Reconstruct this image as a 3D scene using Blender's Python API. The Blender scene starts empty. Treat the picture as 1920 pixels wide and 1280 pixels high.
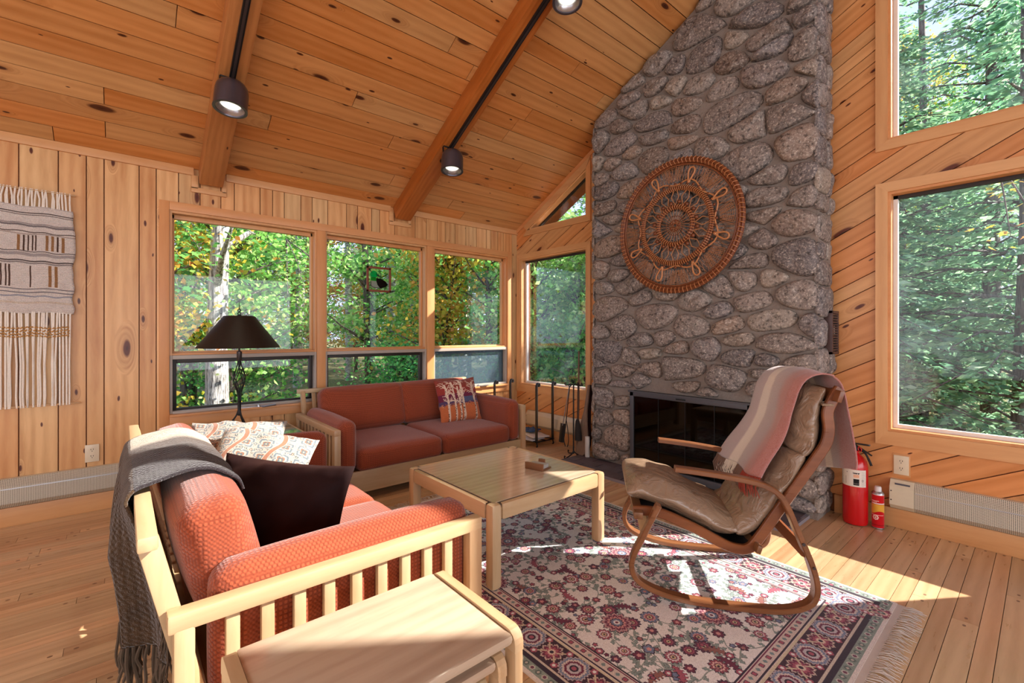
import bpy, bmesh, math, random
import numpy as np
from mathutils import Vector, Matrix, noise as mnoise

SC = bpy.context.scene
COL = SC.collection
PI = math.pi
V = Vector

# ------------------------------------------------------------------ camera, sky, sun, lights, exposure
cam = bpy.data.objects.new('camera', bpy.data.cameras.new('camera'))
COL.objects.link(cam)
cam.location = (0, 0, 1.2)
cam.rotation_euler = (math.radians(90), 0, math.radians(49.543))
cam.data.sensor_width = 36
cam.data.lens = 16.065
cam.data.shift_y = -16 / 1920
cam.data.clip_start = 0.02
cam.data.clip_end = 300
SC.camera = cam

SC.view_settings.view_transform = 'Standard'
SC.view_settings.look = 'None'
SC.view_settings.exposure = 0.0
SC.view_settings.gamma = 1.0
SC.view_settings.use_curve_mapping = False
SC.cycles.use_denoising = True
SC.cycles.use_adaptive_sampling = True
SC.cycles.adaptive_threshold = 0.08
SC.cycles.adaptive_min_samples = 16
SC.cycles.max_bounces = 5
SC.cycles.diffuse_bounces = 3
SC.cycles.glossy_bounces = 2
SC.cycles.transmission_bounces = 3
SC.cycles.transparent_max_bounces = 12
SC.cycles.caustics_reflective = False
SC.cycles.caustics_refractive = False
SC.cycles.sample_clamp_indirect = 4.0

SUN_DIR = V((0.80, 1.17, 1.0)).normalized()      # from the room towards the sun
wd = bpy.data.worlds.new('sky')
SC.world = wd
wd.use_nodes = True
nt = wd.node_tree
nt.nodes.clear()
_o = nt.nodes.new('ShaderNodeOutputWorld')
_b = nt.nodes.new('ShaderNodeBackground')
_tc = nt.nodes.new('ShaderNodeTexCoord')
_sp = nt.nodes.new('ShaderNodeSeparateXYZ')
_r = nt.nodes.new('ShaderNodeValToRGB')
nt.links.new(_tc.outputs['Generated'], _sp.inputs[0])
nt.links.new(_sp.outputs['Z'], _r.inputs[0])
_r.color_ramp.elements[0].position = 0.0
_r.color_ramp.elements[0].color = (0.66, 0.74, 1.0, 1)
_r.color_ramp.elements[1].position = 0.8
_r.color_ramp.elements[1].color = (0.38, 0.56, 1.0, 1)
nt.links.new(_r.outputs[0], _b.inputs[0])
_b.inputs[1].default_value = 1.7
nt.links.new(_b.outputs[0], _o.inputs[0])

sun = bpy.data.objects.new('sun', bpy.data.lights.new('sun', 'SUN'))
COL.objects.link(sun)
sun.rotation_euler = SUN_DIR.to_track_quat('Z', 'Y').to_euler()
sun.data.energy = 15.0
sun.data.angle = math.radians(0.6)
sun.data.color = (1.0, 0.95, 0.88)

def area(name, loc, target, sx, sy, power, color):
    l = bpy.data.objects.new(name, bpy.data.lights.new(name, 'AREA'))
    COL.objects.link(l)
    l.data.shape = 'RECTANGLE'
    l.data.size, l.data.size_y = sx, sy
    l.data.energy = power
    l.data.color = color
    l.location = loc
    l.rotation_euler = (V(loc) - V(target)).to_track_quat('Z', 'Y').to_euler()
    return l
# added fill lamps at the rear and right walls, which hold no windows
area('rear_fill_light', (0.5, -3.9, 2.2), (0.5, 3.0, 1.9), 8.5, 3.6, 200, (0.82, 0.91, 1.0))
area('side_fill_light', (4.9, -0.2, 1.5), (-3.0, -0.2, 1.5), 7.4, 2.4, 300, (0.82, 0.91, 1.0))

# ------------------------------------------------------------------ helpers
def link(o, parent=None):
    COL.objects.link(o)
    if parent is not None:
        o.parent = parent
    return o

def tag(o, label=None, cat=None, group=None, kind=None):
    if label: o['label'] = label
    if cat: o['category'] = cat
    if group: o['group'] = group
    if kind: o['kind'] = kind
    return o

def thing(name, loc, label=None, cat=None, rz=0.0, group=None, kind=None):
    o = bpy.data.objects.new(name, None)
    COL.objects.link(o)
    o.location = loc
    o.rotation_euler = (0, 0, rz)
    o.empty_display_size = 0.1
    return tag(o, label, cat, group, kind)

def copy_tree(o, parent=None):
    c = o.copy()
    COL.objects.link(c)
    if parent is not None:
        c.parent = parent
    for ch in [x for x in o.children]:
        copy_tree(ch, c)
    return c

def mesh_obj(name, me, mat=None, parent=None, loc=None):
    if mat is not None and len(me.materials) == 0:
        for m_ in (mat if isinstance(mat, (list, tuple)) else [mat]):
            me.materials.append(m_)
    o = bpy.data.objects.new(name, me)
    if loc is not None:
        o.location = loc
    return link(o, parent)

class MB:
    """collects boxes, tubes, lathes and sheets; build() links them as one mesh"""
    def __init__(s):
        s.v = []; s.f = []; s.m = []; s.uv = []
    def add(s, verts, faces, mi=0, uvs=None):
        o = len(s.v)
        s.v += [tuple(p) for p in verts]
        s.f += [tuple(i + o for i in f) for f in faces]
        s.m += [mi] * len(faces)
        s.uv += (uvs if uvs else [None] * len(faces))
        return s
    def box(s, x0, x1, y0, y1, z0, z1, c=0.0, M=None, mi=0):
        if c <= 0:
            vs = [(x, y, z) for z in (z0, z1) for y in (y0, y1) for x in (x0, x1)]
            fs = [(0, 2, 3, 1), (4, 5, 7, 6), (0, 1, 5, 4), (2, 6, 7, 3), (0, 4, 6, 2), (1, 3, 7, 5)]
        else:
            bm = bmesh.new()
            r = bmesh.ops.create_cube(bm, size=1)
            for q in r['verts']:
                q.co = V(((x0 + x1) / 2 + q.co.x * (x1 - x0), (y0 + y1) / 2 + q.co.y * (y1 - y0), (z0 + z1) / 2 + q.co.z * (z1 - z0)))
            bmesh.ops.bevel(bm, geom=bm.edges[:], offset=c, segments=2, affect='EDGES', profile=0.6)
            bm.verts.ensure_lookup_table()
            bm.verts.index_update()
            vs = [tuple(q.co) for q in bm.verts]
            fs = [tuple(q.index for q in f.verts) for f in bm.faces]
            bm.free()
        if M is not None:
            vs = [tuple(M @ V(p)) for p in vs]
        return s.add(vs, fs, mi)
    def beam(s, a, b, w, h, up=(0, 0, 1), c=0.0, mi=0):
        """bar from a to b, w across, h along the up side"""
        a, b = V(a), V(b)
        d = (b - a); L = d.length; d.normalize()
        u = V(up); side = d.cross(u)
        if side.length < 1e-5:
            side = d.cross(V((1, 0, 0)))
        side.normalize(); u = side.cross(d)
        M = Matrix((( d.x, side.x, u.x, a.x), (d.y, side.y, u.y, a.y), (d.z, side.z, u.z, a.z), (0, 0, 0, 1)))
        return s.box(0, L, -w / 2, w / 2, -h / 2, h / 2, c, M, mi)
    def tube(s, pts, r, n=8, mi=0, closed=False, cap=True, flat=None):
        """round tube along pts; r a number or list; flat=(w,h,up) sweeps a rectangle of half sizes instead"""
        P = [V(p) for p in pts]
        k = len(P)
        R = r if isinstance(r, (list, tuple)) else [r] * k
        vs = []
        prev = None
        for i, p in enumerate(P):
            if closed:
                t = P[(i + 1) % k] - P[i - 1]
            else:
                t = P[min(i + 1, k - 1)] - P[max(i - 1, 0)]
            if t.length < 1e-9: t = V((0, 0, 1))
            t.normalize()
            if flat:
                up = V(flat[2]); a = up - t * up.dot(t); a.normalize(); b = t.cross(a)
            else:
                if prev is None:
                    ref = V((0, 0, 1)) if abs(t.z) < 0.9 else V((1, 0, 0))
                    a = t.cross(ref); a.normalize()
                else:
                    a = prev - t * prev.dot(t)
                    if a.length < 1e-6: a = t.cross(V((0.3, 0.5, 0.8)))
                    a.normalize()
                b = t.cross(a); prev = a
            if flat:
                w, h = flat[0], flat[1]
                e = min(w, h) * 0.35
                prof = [(w, h - e), (w - e, h), (-w + e, h), (-w, h - e), (-w, -h + e), (-w + e, -h), (w - e, -h), (w, -h + e)]
                for (x, y) in prof: vs.append(p + a * x + b * y)
                n = 8
            else:
                for j in range(n):
                    an = 2 * PI * j / n
                    vs.append(p + (a * math.cos(an) + b * math.sin(an)) * R[i])
        fs = []
        segs = k if closed else k - 1
        for i in range(segs):
            i2 = (i + 1) % k
            for j in range(n):
                j2 = (j + 1) % n
                fs.append((i * n + j, i * n + j2, i2 * n + j2, i2 * n + j))
        if cap and not closed:
            fs.append(tuple(range(n - 1, -1, -1)))
            fs.append(tuple((k - 1) * n + j for j in range(n)))
        return s.add(vs, fs, mi)
    def lathe(s, prof, n=24, c=(0, 0, 0), axis=(0, 0, 1), mi=0, cap=True):
        ax = V(axis).normalized()
        ref = V((1, 0, 0)) if abs(ax.x) < 0.9 else V((0, 1, 0))
        a = (ref - ax * ref.dot(ax)).normalized(); b = ax.cross(a)
        c = V(c); vs = []
        for (r, h) in prof:
            for j in range(n):
                an = 2 * PI * j / n
                vs.append(c + ax * h + (a * math.cos(an) + b * math.sin(an)) * max(r, 1e-5))
        fs = []
        for i in range(len(prof) - 1):
            for j in range(n):
                j2 = (j + 1) % n
                fs.append((i * n + j, i * n + j2, (i + 1) * n + j2, (i + 1) * n + j))
        if cap:
            fs.append(tuple(range(n - 1, -1, -1)))
            fs.append(tuple((len(prof) - 1) * n + j for j in range(n)))
        return s.add(vs, fs, mi)
    def prism(s, poly, origin, ex, ey, ez, t, mi=0):
        """polygon (x,y) in the plane ex,ey extruded by t along ez"""
        o, ex, ey, ez = V(origin), V(ex), V(ey), V(ez)
        n = len(poly)
        lo = [o + ex * p[0] + ey * p[1] for p in poly]
        hi = [p + ez * t for p in lo]
        fs = [tuple(range(n - 1, -1, -1)), tuple(range(n, 2 * n))]
        fs += [(i, (i + 1) % n, n + (i + 1) % n, n + i) for i in range(n)]
        return s.add(lo + hi, fs, mi)
    def sheet(s, fn, nu, nv, mi=0, thick=0.0, closed_u=False):
        """fn(u,v)->(x,y,z) for u,v in 0..1; uv stored; thick gives it a back side"""
        vs = []
        for j in range(nv + 1):
            for i in range(nu + 1):
                vs.append(V(fn(i / nu, j / nv)))
        W = nu + 1
        fs = []; uv = []
        for j in range(nv):
            for i in range(nu):
                fs.append((j * W + i, j * W + i + 1, (j + 1) * W + i + 1, (j + 1) * W + i))
                uv.append([(i / nu, j / nv), ((i + 1) / nu, j / nv), ((i + 1) / nu, (j + 1) / nv), (i / nu, (j + 1) / nv)])
        if thick:
            nrm = [V((0, 0, 0)) for _ in vs]
            for f in fs:
                nn = (vs[f[1]] - vs[f[0]]).cross(vs[f[3]] - vs[f[0]])
                for q in f: nrm[q] = nrm[q] + nn
            k = len(vs)
            back = [vs[i] - (nrm[i].normalized() * thick if nrm[i].length > 0 else V((0, 0, 0))) for i in range(k)]
            bf = [tuple(q + k for q in reversed(f)) for f in fs]
            buv = [list(reversed(q)) for q in uv]
            vs = vs + back
            ef = []
            for i in range(nu):
                ef.append((i + 1, i, i + k, i + 1 + k)); a = nv * W
                ef.append((a + i, a + i + 1, a + i + 1 + k, a + i + k))
            for j in range(nv):
                ef.append((j * W, (j + 1) * W, (j + 1) * W + k, j * W + k)); a = nu
                ef.append(((j + 1) * W + a, j * W + a, j * W + a + k, (j + 1) * W + a + k))
            euv = []
            for f in ef:
                euv.append([((q % k) % W / nu, (q % k) // W / nv) for q in f])
            fs = fs + bf + ef; uv = uv + buv + euv
        return s.add(vs, fs, mi, uv)
    def build(s, name, mat, parent=None, smooth=True, loc=None, world=False, ang=40):
        vs = s.v
        if world and parent is not None:
            inv = Matrix.Translation(parent.location) @ parent.rotation_euler.to_matrix().to_4x4()
            inv = inv.inverted()
            vs = [tuple(inv @ V(p)) for p in vs]
        me = bpy.data.meshes.new(name)
        me.from_pydata([tuple(p) for p in vs], [], s.f)
        mats = mat if isinstance(mat, (list, tuple)) else [mat]
        for m_ in mats: me.materials.append(m_)
        if len(mats) > 1:
            me.polygons.foreach_set('material_index', s.m)
        if any(u is not None for u in s.uv):
            ul = me.uv_layers.new(name='UVMap')
            k = 0
            for f, u in zip(s.f, s.uv):
                for q in range(len(f)):
                    if u is not None: ul.data[k].uv = u[q]
                    k += 1
        if smooth:
            me.shade_smooth()
            if ang: 
                me.set_sharp_from_angle(angle=math.radians(ang))
        me.update()
        o = bpy.data.objects.new(name, me)
        if loc is not None: o.location = loc
        return link(o, parent)

def catmull(pts, per=6, closed=False):
    P = [V(p) for p in pts]
    n = len(P); out = []
    rng = n if closed else n - 1
    for i in range(rng):
        if closed:
            p0, p1, p2, p3 = P[i - 1], P[i], P[(i + 1) % n], P[(i + 2) % n]
        else:
            p0, p1, p2, p3 = P[max(i - 1, 0)], P[i], P[i + 1], P[min(i + 2, n - 1)]
        for k in range(per):
            t = k / per
            out.append(0.5 * ((2 * p1) + (p2 - p0) * t + (2 * p0 - 5 * p1 + 4 * p2 - p3) * t * t + (3 * p1 - p0 - 3 * p2 + p3) * t ** 3))
    if not closed: out.append(P[-1])
    return out

def clip(poly, nx, ny, c):
    """keep nx*x+ny*y<=c"""
    out = []
    for i in range(len(poly)):
        a, b = poly[i], poly[(i + 1) % len(poly)]
        da, db = nx * a[0] + ny * a[1] - c, nx * b[0] + ny * b[1] - c
        if da <= 0: out.append(a)
        if (da < 0 < db) or (db < 0 < da):
            t = da / (da - db)
            out.append((a[0] + (b[0] - a[0]) * t, a[1] + (b[1] - a[1]) * t))
    return out

def poly_area(p):
    return 0.5 * abs(sum(p[i][0] * p[(i + 1) % len(p)][1] - p[(i + 1) % len(p)][0] * p[i][1] for i in range(len(p))))

# ------------------------------------------------------------------ materials
def S(r, g, b):
    """sRGB 0-255 -> linear rgba"""
    def f(c):
        c /= 255.0
        return c / 12.92 if c <= 0.04045 else ((c + 0.055) / 1.055) ** 2.4
    return (f(r), f(g), f(b), 1.0)

class NT:
    def __init__(s, name):
        s.mat = bpy.data.materials.new(name)
        s.mat.use_nodes = True
        s.t = s.mat.node_tree
        s.t.nodes.clear()
        s.out = s.t.nodes.new('ShaderNodeOutputMaterial')
    def n(s, typ, **kw):
        nd = s.t.nodes.new('ShaderNode' + typ)
        for k, v in kw.items():
            if k.startswith('i_'):
                key = k[2:]
                sock = nd.inputs[int(key)] if key.isdigit() else nd.inputs[key.replace('_', ' ')]
                s.put(sock, v)
            else:
                setattr(nd, k, v)
        return nd
    def put(s, sock, v):
        if isinstance(v, bpy.types.NodeSocket):
            s.t.links.new(v, sock)
        elif isinstance(v, bpy.types.Node):
            s.t.links.new(v.outputs[0], sock)
        else:
            sock.default_value = v
    def math(s, op, a, b=0.0, c=0.0, clamp=False):
        nd = s.t.nodes.new('ShaderNodeMath'); nd.operation = op; nd.use_clamp = clamp
        s.put(nd.inputs[0], a); s.put(nd.inputs[1], b); s.put(nd.inputs[2], c)
        return nd.outputs[0]
    def vmath(s, op, a, b=(0, 0, 0)):
        nd = s.t.nodes.new('ShaderNodeVectorMath'); nd.operation = op
        s.put(nd.inputs[0], a); s.put(nd.inputs[1], b)
        return nd.outputs[0]
    def mix(s, f, a, b, mode='MIX'):
        nd = s.t.nodes.new('ShaderNodeMix'); nd.data_type = 'RGBA'; nd.blend_type = mode
        s.put(nd.inputs[0], f); s.put(nd.inputs[6], a); s.put(nd.inputs[7], b)
        return nd.outputs[2]
    def ramp(s, f, stops, interp='LINEAR'):
        nd = s.t.nodes.new('ShaderNodeValToRGB')
        cr = nd.color_ramp; cr.interpolation = interp
        while len(cr.elements) > 1: cr.elements.remove(cr.elements[-1])
        cr.elements[0].position = stops[0][0]; cr.elements[0].color = stops[0][1]
        for p, c in stops[1:]:
            e = cr.elements.new(p); e.color = c
        s.put(nd.inputs[0], f)
        return nd.outputs[0]
    def noise(s, vec, scale=5, detail=3, rough=0.5, dist=0.0):
        nd = s.n('TexNoise')
        s.put(nd.inputs['Vector'], vec)
        nd.inputs['Scale'].default_value = scale; nd.inputs['Detail'].default_value = detail
        nd.inputs['Roughness'].default_value = rough; nd.inputs['Distortion'].default_value = dist
        return nd.outputs[0]
    def bump(s, h, strength=0.3, dist=0.01):
        nd = s.n('Bump'); s.put(nd.inputs['Height'], h)
        nd.inputs['Strength'].default_value = strength; nd.inputs['Distance'].default_value = dist
        return nd.outputs[0]
    def bsdf(s, color, rough=0.5, normal=None, metal=0.0, spec=0.5, **kw):
        b = s.n('BsdfPrincipled')
        s.put(b.inputs['Base Color'], color)
        s.put(b.inputs['Roughness'], rough)
        b.inputs['Metallic'].default_value = metal
        b.inputs['Specular IOR Level'].default_value = spec
        if normal is not None: s.put(b.inputs['Normal'], normal)
        for k, v in kw.items(): s.put(b.inputs[k.replace('_', ' ')], v)
        s.t.links.new(b.outputs[0], s.out.inputs[0])
        return b
G1 = (1, 1, 1, 1); G0 = (0, 0, 0, 1)
def grey(v): return (v, v, v, 1)

def plain(name, col, rough=0.5, metal=0.0, spec=0.5, var=0.06, bump=0.0, scale=30):
    t = NT(name)
    tc = t.n('TexCoord').outputs['Object']
    nz = t.noise(tc, scale, 3)
    c = t.mix(nz, tuple(x * (1 - var) for x in col[:3]) + (1,), tuple(min(1, x * (1 + var)) for x in col[:3]) + (1,))
    t.bsdf(c, rough, t.bump(nz, bump, 0.004) if bump else None, metal, spec)
    return t.mat

def wood(name, lo, hi, axis='x', rough=0.42, knots=0.0, knotcol=S(92, 40, 16), gscale=1.0, tone=0.12, spec=0.4, use_obj=True):
    """grained wood with the grain along the object's local axis; knots 0..1 share of cells"""
    t = NT(name)
    tc = t.n('TexCoord').outputs['Object']
    oi = t.n('ObjectInfo').outputs['Random']
    off = t.n('CombineXYZ', i_0=t.math('MULTIPLY', oi, 37.0), i_1=t.math('MULTIPLY', oi, 91.0), i_2=t.math('MULTIPLY', oi, 53.0))
    p = t.vmath('ADD', tc, off.outputs[0])
    sc = {'x': (0.7, 6, 6), 'y': (6, 0.7, 6), 'z': (6, 6, 0.7)}[axis]
    sk = {'x': (1.1, 3.0, 1.1), 'y': (3.0, 1.1, 1.1), 'z': (3.0, 3.0, 1.1)}[axis]
    # knot field
    kn = None
    if knots > 0:
        kv = t.vmath('MULTIPLY', p, sk)
        nzk = t.n('TexNoise'); t.put(nzk.inputs['Vector'], kv); nzk.inputs['Scale'].default_value = 3
        kv = t.vmath('ADD', kv, t.vmath('MULTIPLY', nzk.outputs['Color'], (0.06, 0.06, 0.06)))
        vo = t.n('TexVoronoi', voronoi_dimensions='2D', i_Scale=1.6); t.put(vo.inputs['Vector'], kv)
        cell = t.n('SeparateColor', i_0=vo.outputs['Color'])
        on = t.math('LESS_THAN', cell.outputs[0], knots)
        size = t.math('MULTIPLY_ADD', cell.outputs[1], 0.10, 0.03)
        kd = t.math('DIVIDE', vo.outputs['Distance'], size)
        kn = t.math('MULTIPLY', on, t.math('SUBTRACT', 1.0, kd, clamp=True), clamp=True)
        vo2 = t.n('TexVoronoi', voronoi_dimensions='2D', i_Scale=3.7); t.put(vo2.inputs['Vector'], t.vmath('ADD', kv, (3.3, 7.1, 0)))
        cell2 = t.n('SeparateColor', i_0=vo2.outputs['Color'])
        kn2 = t.math('MULTIPLY', t.math('LESS_THAN', cell2.outputs[0], knots * 0.35), t.math('SUBTRACT', 1.0, t.math('DIVIDE', vo2.outputs['Distance'], t.math('MULTIPLY_ADD', cell2.outputs[1], 0.07, 0.04)), clamp=True))
        kn = t.math('MAXIMUM', kn, kn2)
        halo = t.math('MULTIPLY', on, t.math('SUBTRACT', 1.0, t.math('MULTIPLY', kd, 0.35), clamp=True), clamp=True)
    q = t.vmath('MULTIPLY', p, sc)
    if kn is not None:
        q = t.vmath('ADD', q, t.n('CombineXYZ', i_0=t.math('MULTIPLY', halo, 0.5), i_1=t.math('MULTIPLY', halo, 1.6), i_2=t.math('MULTIPLY', halo, 1.6)).outputs[0])
    g1 = t.noise(q, 1.1 * gscale, 5, 0.6, 0.7)
    g2 = t.noise(t.vmath('MULTIPLY', q, (1.0, 1.0, 1.0)), 7.0 * gscale, 4, 0.6, 0.2)
    w = t.n('TexWave', wave_type='BANDS', bands_direction={'x': 'Y', 'y': 'X', 'z': 'X'}[axis])
    t.put(w.inputs['Vector'], q)
    w.inputs['Scale'].default_value = 0.9 * gscale; w.inputs['Distortion'].default_value = 5.0
    w.inputs['Detail'].default_value = 2.0; w.inputs['Detail Scale'].default_value = 0.8
    f = t.math('ADD', t.math('MULTIPLY', g1, 0.62), t.math('ADD', t.math('MULTIPLY', g2, 0.26), t.math('MULTIPLY', w.outputs[0], 0.12)))
    c = t.ramp(f, [(0.30, lo), (0.60, hi)])
    if tone:
        hs = t.n('HueSaturation')
        t.put(hs.inputs['Color'], c)
        t.put(hs.inputs['Value'], t.math('MULTIPLY_ADD', oi, 2 * tone, 1.0 - tone))
        r2 = t.math('FRACT', t.math('MULTIPLY', oi, 17.3))
        t.put(hs.inputs['Hue'], t.math('MULTIPLY_ADD', r2, 0.016, 0.492))
        t.put(hs.inputs['Saturation'], t.math('MULTIPLY_ADD', r2, -0.12, 1.05))
        c = hs.outputs[0]
    if kn is not None:
        c = t.mix(t.math('MULTIPLY', halo, 0.5), c, tuple(0.5 * (a + b) for a, b in zip(lo, knotcol)))
        c = t.mix(t.math('MULTIPLY', kn, 3.0, clamp=True), c, knotcol)
        c = t.mix(t.math('MULTIPLY', t.math('SUBTRACT', kn, 0.62, clamp=True), 3.0, clamp=True), c, tuple(x * 0.45 for x in knotcol[:3]) + (1,))
    t.bsdf(c, t.math('MULTIPLY_ADD', g2, 0.16, rough - 0.08), t.bump(f, 0.12, 0.003), 0, spec)
    return t.mat

def fabric(name, c1, c2, cell=0.007, bump=0.6, rough=0.92, sheen=0.3):
    t = NT(name)
    tc = t.n('TexCoord').outputs['Object']
    k = 2 * PI / (2 * cell)
    sp = t.n('SeparateXYZ', i_0=t.vmath('ADD', tc, t.vmath('MULTIPLY', t.n('TexNoise', i_Vector=tc, i_Scale=14.0).outputs['Color'], (0.004, 0.004, 0.004))))
    sx = t.math('SINE', t.math('MULTIPLY', sp.outputs[0], k)); sy = t.math('SINE', t.math('MULTIPLY', sp.outputs[1], k)); sz = t.math('SINE', t.math('MULTIPLY', sp.outputs[2], k))
    s3 = t.math('ADD', t.math('MULTIPLY', sx, sy), t.math('ADD', t.math('MULTIPLY', sy, sz), t.math('MULTIPLY', sx, sz)))
    h = t.math('MULTIPLY_ADD', s3, 0.4, 0.5, clamp=True)
    nz = t.noise(tc, 160, 2, 0.7)
    f = t.math('ADD', t.math('MULTIPLY', h, 0.55), t.math('MULTIPLY', nz, 0.45))
    big = t.noise(tc, 5, 2)
    c = t.mix(f, c1, c2)
    c = t.mix(t.math('MULTIPLY', big, 0.25), c, c1)
    t.bsdf(c, rough, t.bump(f, bump, 0.003), 0, 0.15, Sheen_Weight=sheen)
    return t.mat

M = {}
PINE_K = S(96, 42, 16)
M['pine_wall'] = wood('pine_wall', S(196, 136, 80), S(228, 178, 120), 'x', knots=0.45, knotcol=PINE_K, rough=0.38)
M['pine_ceiling'] = wood('pine_ceiling', S(184, 120, 62), S(208, 146, 86), 'x', knots=0.45, knotcol=S(84, 42, 22), rough=0.34, tone=0.06)
M['pine_back'] = wood('pine_back', S(192, 126, 68), S(216, 152, 94), 'x', knots=0.36, knotcol=PINE_K, rough=0.38, tone=0.08)
M['trim_x'] = wood('pine_trim_x', S(204, 140, 84), S(222, 164, 108), 'x', knots=0.05, tone=0.05)
M['trim_y'] = wood('pine_trim_y', S(204, 140, 84), S(222, 164, 108), 'y', knots=0.05, tone=0.05)
M['trim_z'] = wood('pine_trim_z', S(204, 140, 84), S(222, 164, 108), 'z', knots=0.0, tone=0.05)
M['beam'] = wood('fir_beam', S(158, 92, 40), S(188, 118, 60), 'x', knots=0.12, knotcol=S(80, 34, 14), gscale=1.6, tone=0.03)
M['groove'] = plain('dark_groove_pine', S(120, 66, 28), 0.7)
M['floor'] = wood('oak_floor', S(184, 142, 100), S(210, 172, 130), 'x', rough=0.30, tone=0.17, gscale=1.3, spec=0.5)
M['floor_gap'] = plain('floor_gap', S(48, 28, 14), 0.8)
M['peg'] = plain('walnut_peg', S(134, 100, 72), 0.5)
for ax in 'xyz':
    M['oak_' + ax] = wood('pale_oak_' + ax, S(184, 148, 106), S(202, 170, 130), ax, rough=0.35, tone=0.03, gscale=1.5)
    M['teak_' + ax] = wood('bent_beech_' + ax, S(104, 60, 34), S(138, 86, 52), ax, rough=0.3, tone=0.03, gscale=1.5)
M['oak_top'] = wood('oak_table_top', S(172, 142, 118), S(200, 174, 148), 'y', rough=0.16, tone=0.02, gscale=1.2)
M['fabric'] = fabric('terracotta_weave', S(106, 42, 26), S(184, 92, 58), 0.0065, 0.8)
M['black_metal'] = plain('black_iron', S(26, 25, 26), 0.45, 0.3, 0.5)
M['bronze'] = plain('bronze_paint', S(70, 60, 58), 0.35, 0.5)
M['dark_bronze'] = plain('bronze_window_frame', S(44, 34, 28), 0.5, 0.2)
M['grey_trim'] = plain('grey_vinyl_trim', S(176, 164, 152), 0.5)
M['white_vinyl'] = plain('white_vinyl_stop', S(232, 226, 218), 0.5)
M['black'] = plain('soft_black', S(18, 17, 17), 0.6)
M['ivory'] = plain('ivory_plastic', S(226, 212, 184), 0.35)
M['steel'] = plain('brushed_steel', S(176, 178, 182), 0.3, 0.9)

# ------------------------------------------------------------------ glass, stone and other structure materials
def glass_mat(name, haze=0.0, tint=(1, 1, 1, 1), hazecol=S(215, 228, 240), dusty=False, gl=0.10):
    t = NT(name)
    tr = t.n('BsdfTransparent', i_Color=tint)
    g = t.n('BsdfGlossy', i_Color=grey(0.9), i_Roughness=0.02)
    lw = t.n('LayerWeight', i_Blend=0.25)
    f = t.math('MULTIPLY_ADD', lw.outputs['Fresnel'], 0.40, gl * 0.12)
    m1 = t.n('MixShader', i_0=f, i_1=tr.outputs[0], i_2=g.outputs[0])
    last = m1
    if haze > 0:
        d1 = t.n('BsdfTranslucent', i_Color=hazecol)
        d2 = t.n('BsdfDiffuse', i_Color=hazecol)
        dm = t.n('MixShader', i_0=0.5, i_1=d1.outputs[0], i_2=d2.outputs[0])
        hf = haze
        if dusty:
            tc = t.n('TexCoord').outputs['Object']
            nz = t.noise(t.vmath('MULTIPLY', tc, (1.0, 1.0, 1.0)), 1.6, 4, 0.6, 0.6)
            hf = t.math('MULTIPLY', t.math('SUBTRACT', nz, 0.49, clamp=True), haze * 7.0, clamp=True)
        last = t.n('MixShader', i_0=hf, i_1=m1.outputs[0], i_2=dm.outputs[0])
    t.t.links.new(last.outputs[0], t.out.inputs[0])
    return t.mat
M['glass'] = glass_mat('window_glass')
M['glass_dusty'] = glass_mat('dusty_window_glass', haze=0.03, dusty=True)
M['screen'] = glass_mat('insect_screen', haze=0.30, hazecol=S(150, 175, 190), tint=(0.75, 0.82, 0.86, 1), gl=0.0)
M['smoked'] = None
t = NT('smoked_glass')
g = t.n('BsdfGlossy', i_Color=grey(0.5), i_Roughness=0.03)
tr = t.n('BsdfTransparent', i_Color=grey(0.10))
t.t.links.new(t.n('MixShader', i_0=t.math('MULTIPLY_ADD', t.n('LayerWeight', i_Blend=0.3).outputs['Fresnel'], 0.6, 0.06), i_1=tr.outputs[0], i_2=g.outputs[0]).outputs[0], t.out.inputs[0])
M['smoked'] = t.mat

t = NT('granite_fieldstone')
tc = t.n('TexCoord').outputs['Object']
oi = t.n('ObjectInfo').outputs['Random']
off = t.n('CombineXYZ', i_0=t.math('MULTIPLY', oi, 31.0), i_1=t.math('MULTIPLY', oi, 77.0), i_2=oi)
p = t.vmath('ADD', tc, off.outputs[0])
base = t.ramp(t.math('FRACT', t.math('MULTIPLY', oi, 13.7)), [(0.0, S(128, 116, 110)), (0.25, S(164, 150, 140)), (0.45, S(110, 104, 106)), (0.62, S(166, 140, 120)), (0.78, S(136, 130, 132)), (0.9, S(182, 168, 152)), (1.0, S(122, 100, 88))])
n1 = t.noise(p, 12, 5, 0.65, 0.4)
n2 = t.noise(p, 70, 3, 0.8)
n3 = t.noise(p, 34, 4, 0.7)
c = t.mix(t.math('MULTIPLY', t.math('SUBTRACT', n1, 0.35, clamp=True), 1.8, clamp=True), t.mix(0.5, base, S(56, 50, 48)), base)
sp = t.ramp(n2, [(0.40, grey(0.0)), (0.56, grey(0.25)), (0.66, grey(1.0))])
c = t.mix(t.math('MULTIPLY', t.n('SeparateColor', i_0=sp).outputs[0], 0.75), c, S(222, 208, 192))
dk = t.math('MULTIPLY', t.math('SUBTRACT', 0.47, n3, clamp=True), 9.0, clamp=True)
c = t.mix(t.math('MULTIPLY', dk, 0.75), c, S(40, 34, 32))
h = t.math('ADD', t.math('MULTIPLY', n1, 0.6), t.math('ADD', t.math('MULTIPLY', n3, 0.3), t.math('MULTIPLY', n2, 0.12)))
t.bsdf(c, 0.62, t.bump(h, 0.9, 0.02), 0, 0.35)
M['stone'] = t.mat

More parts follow.
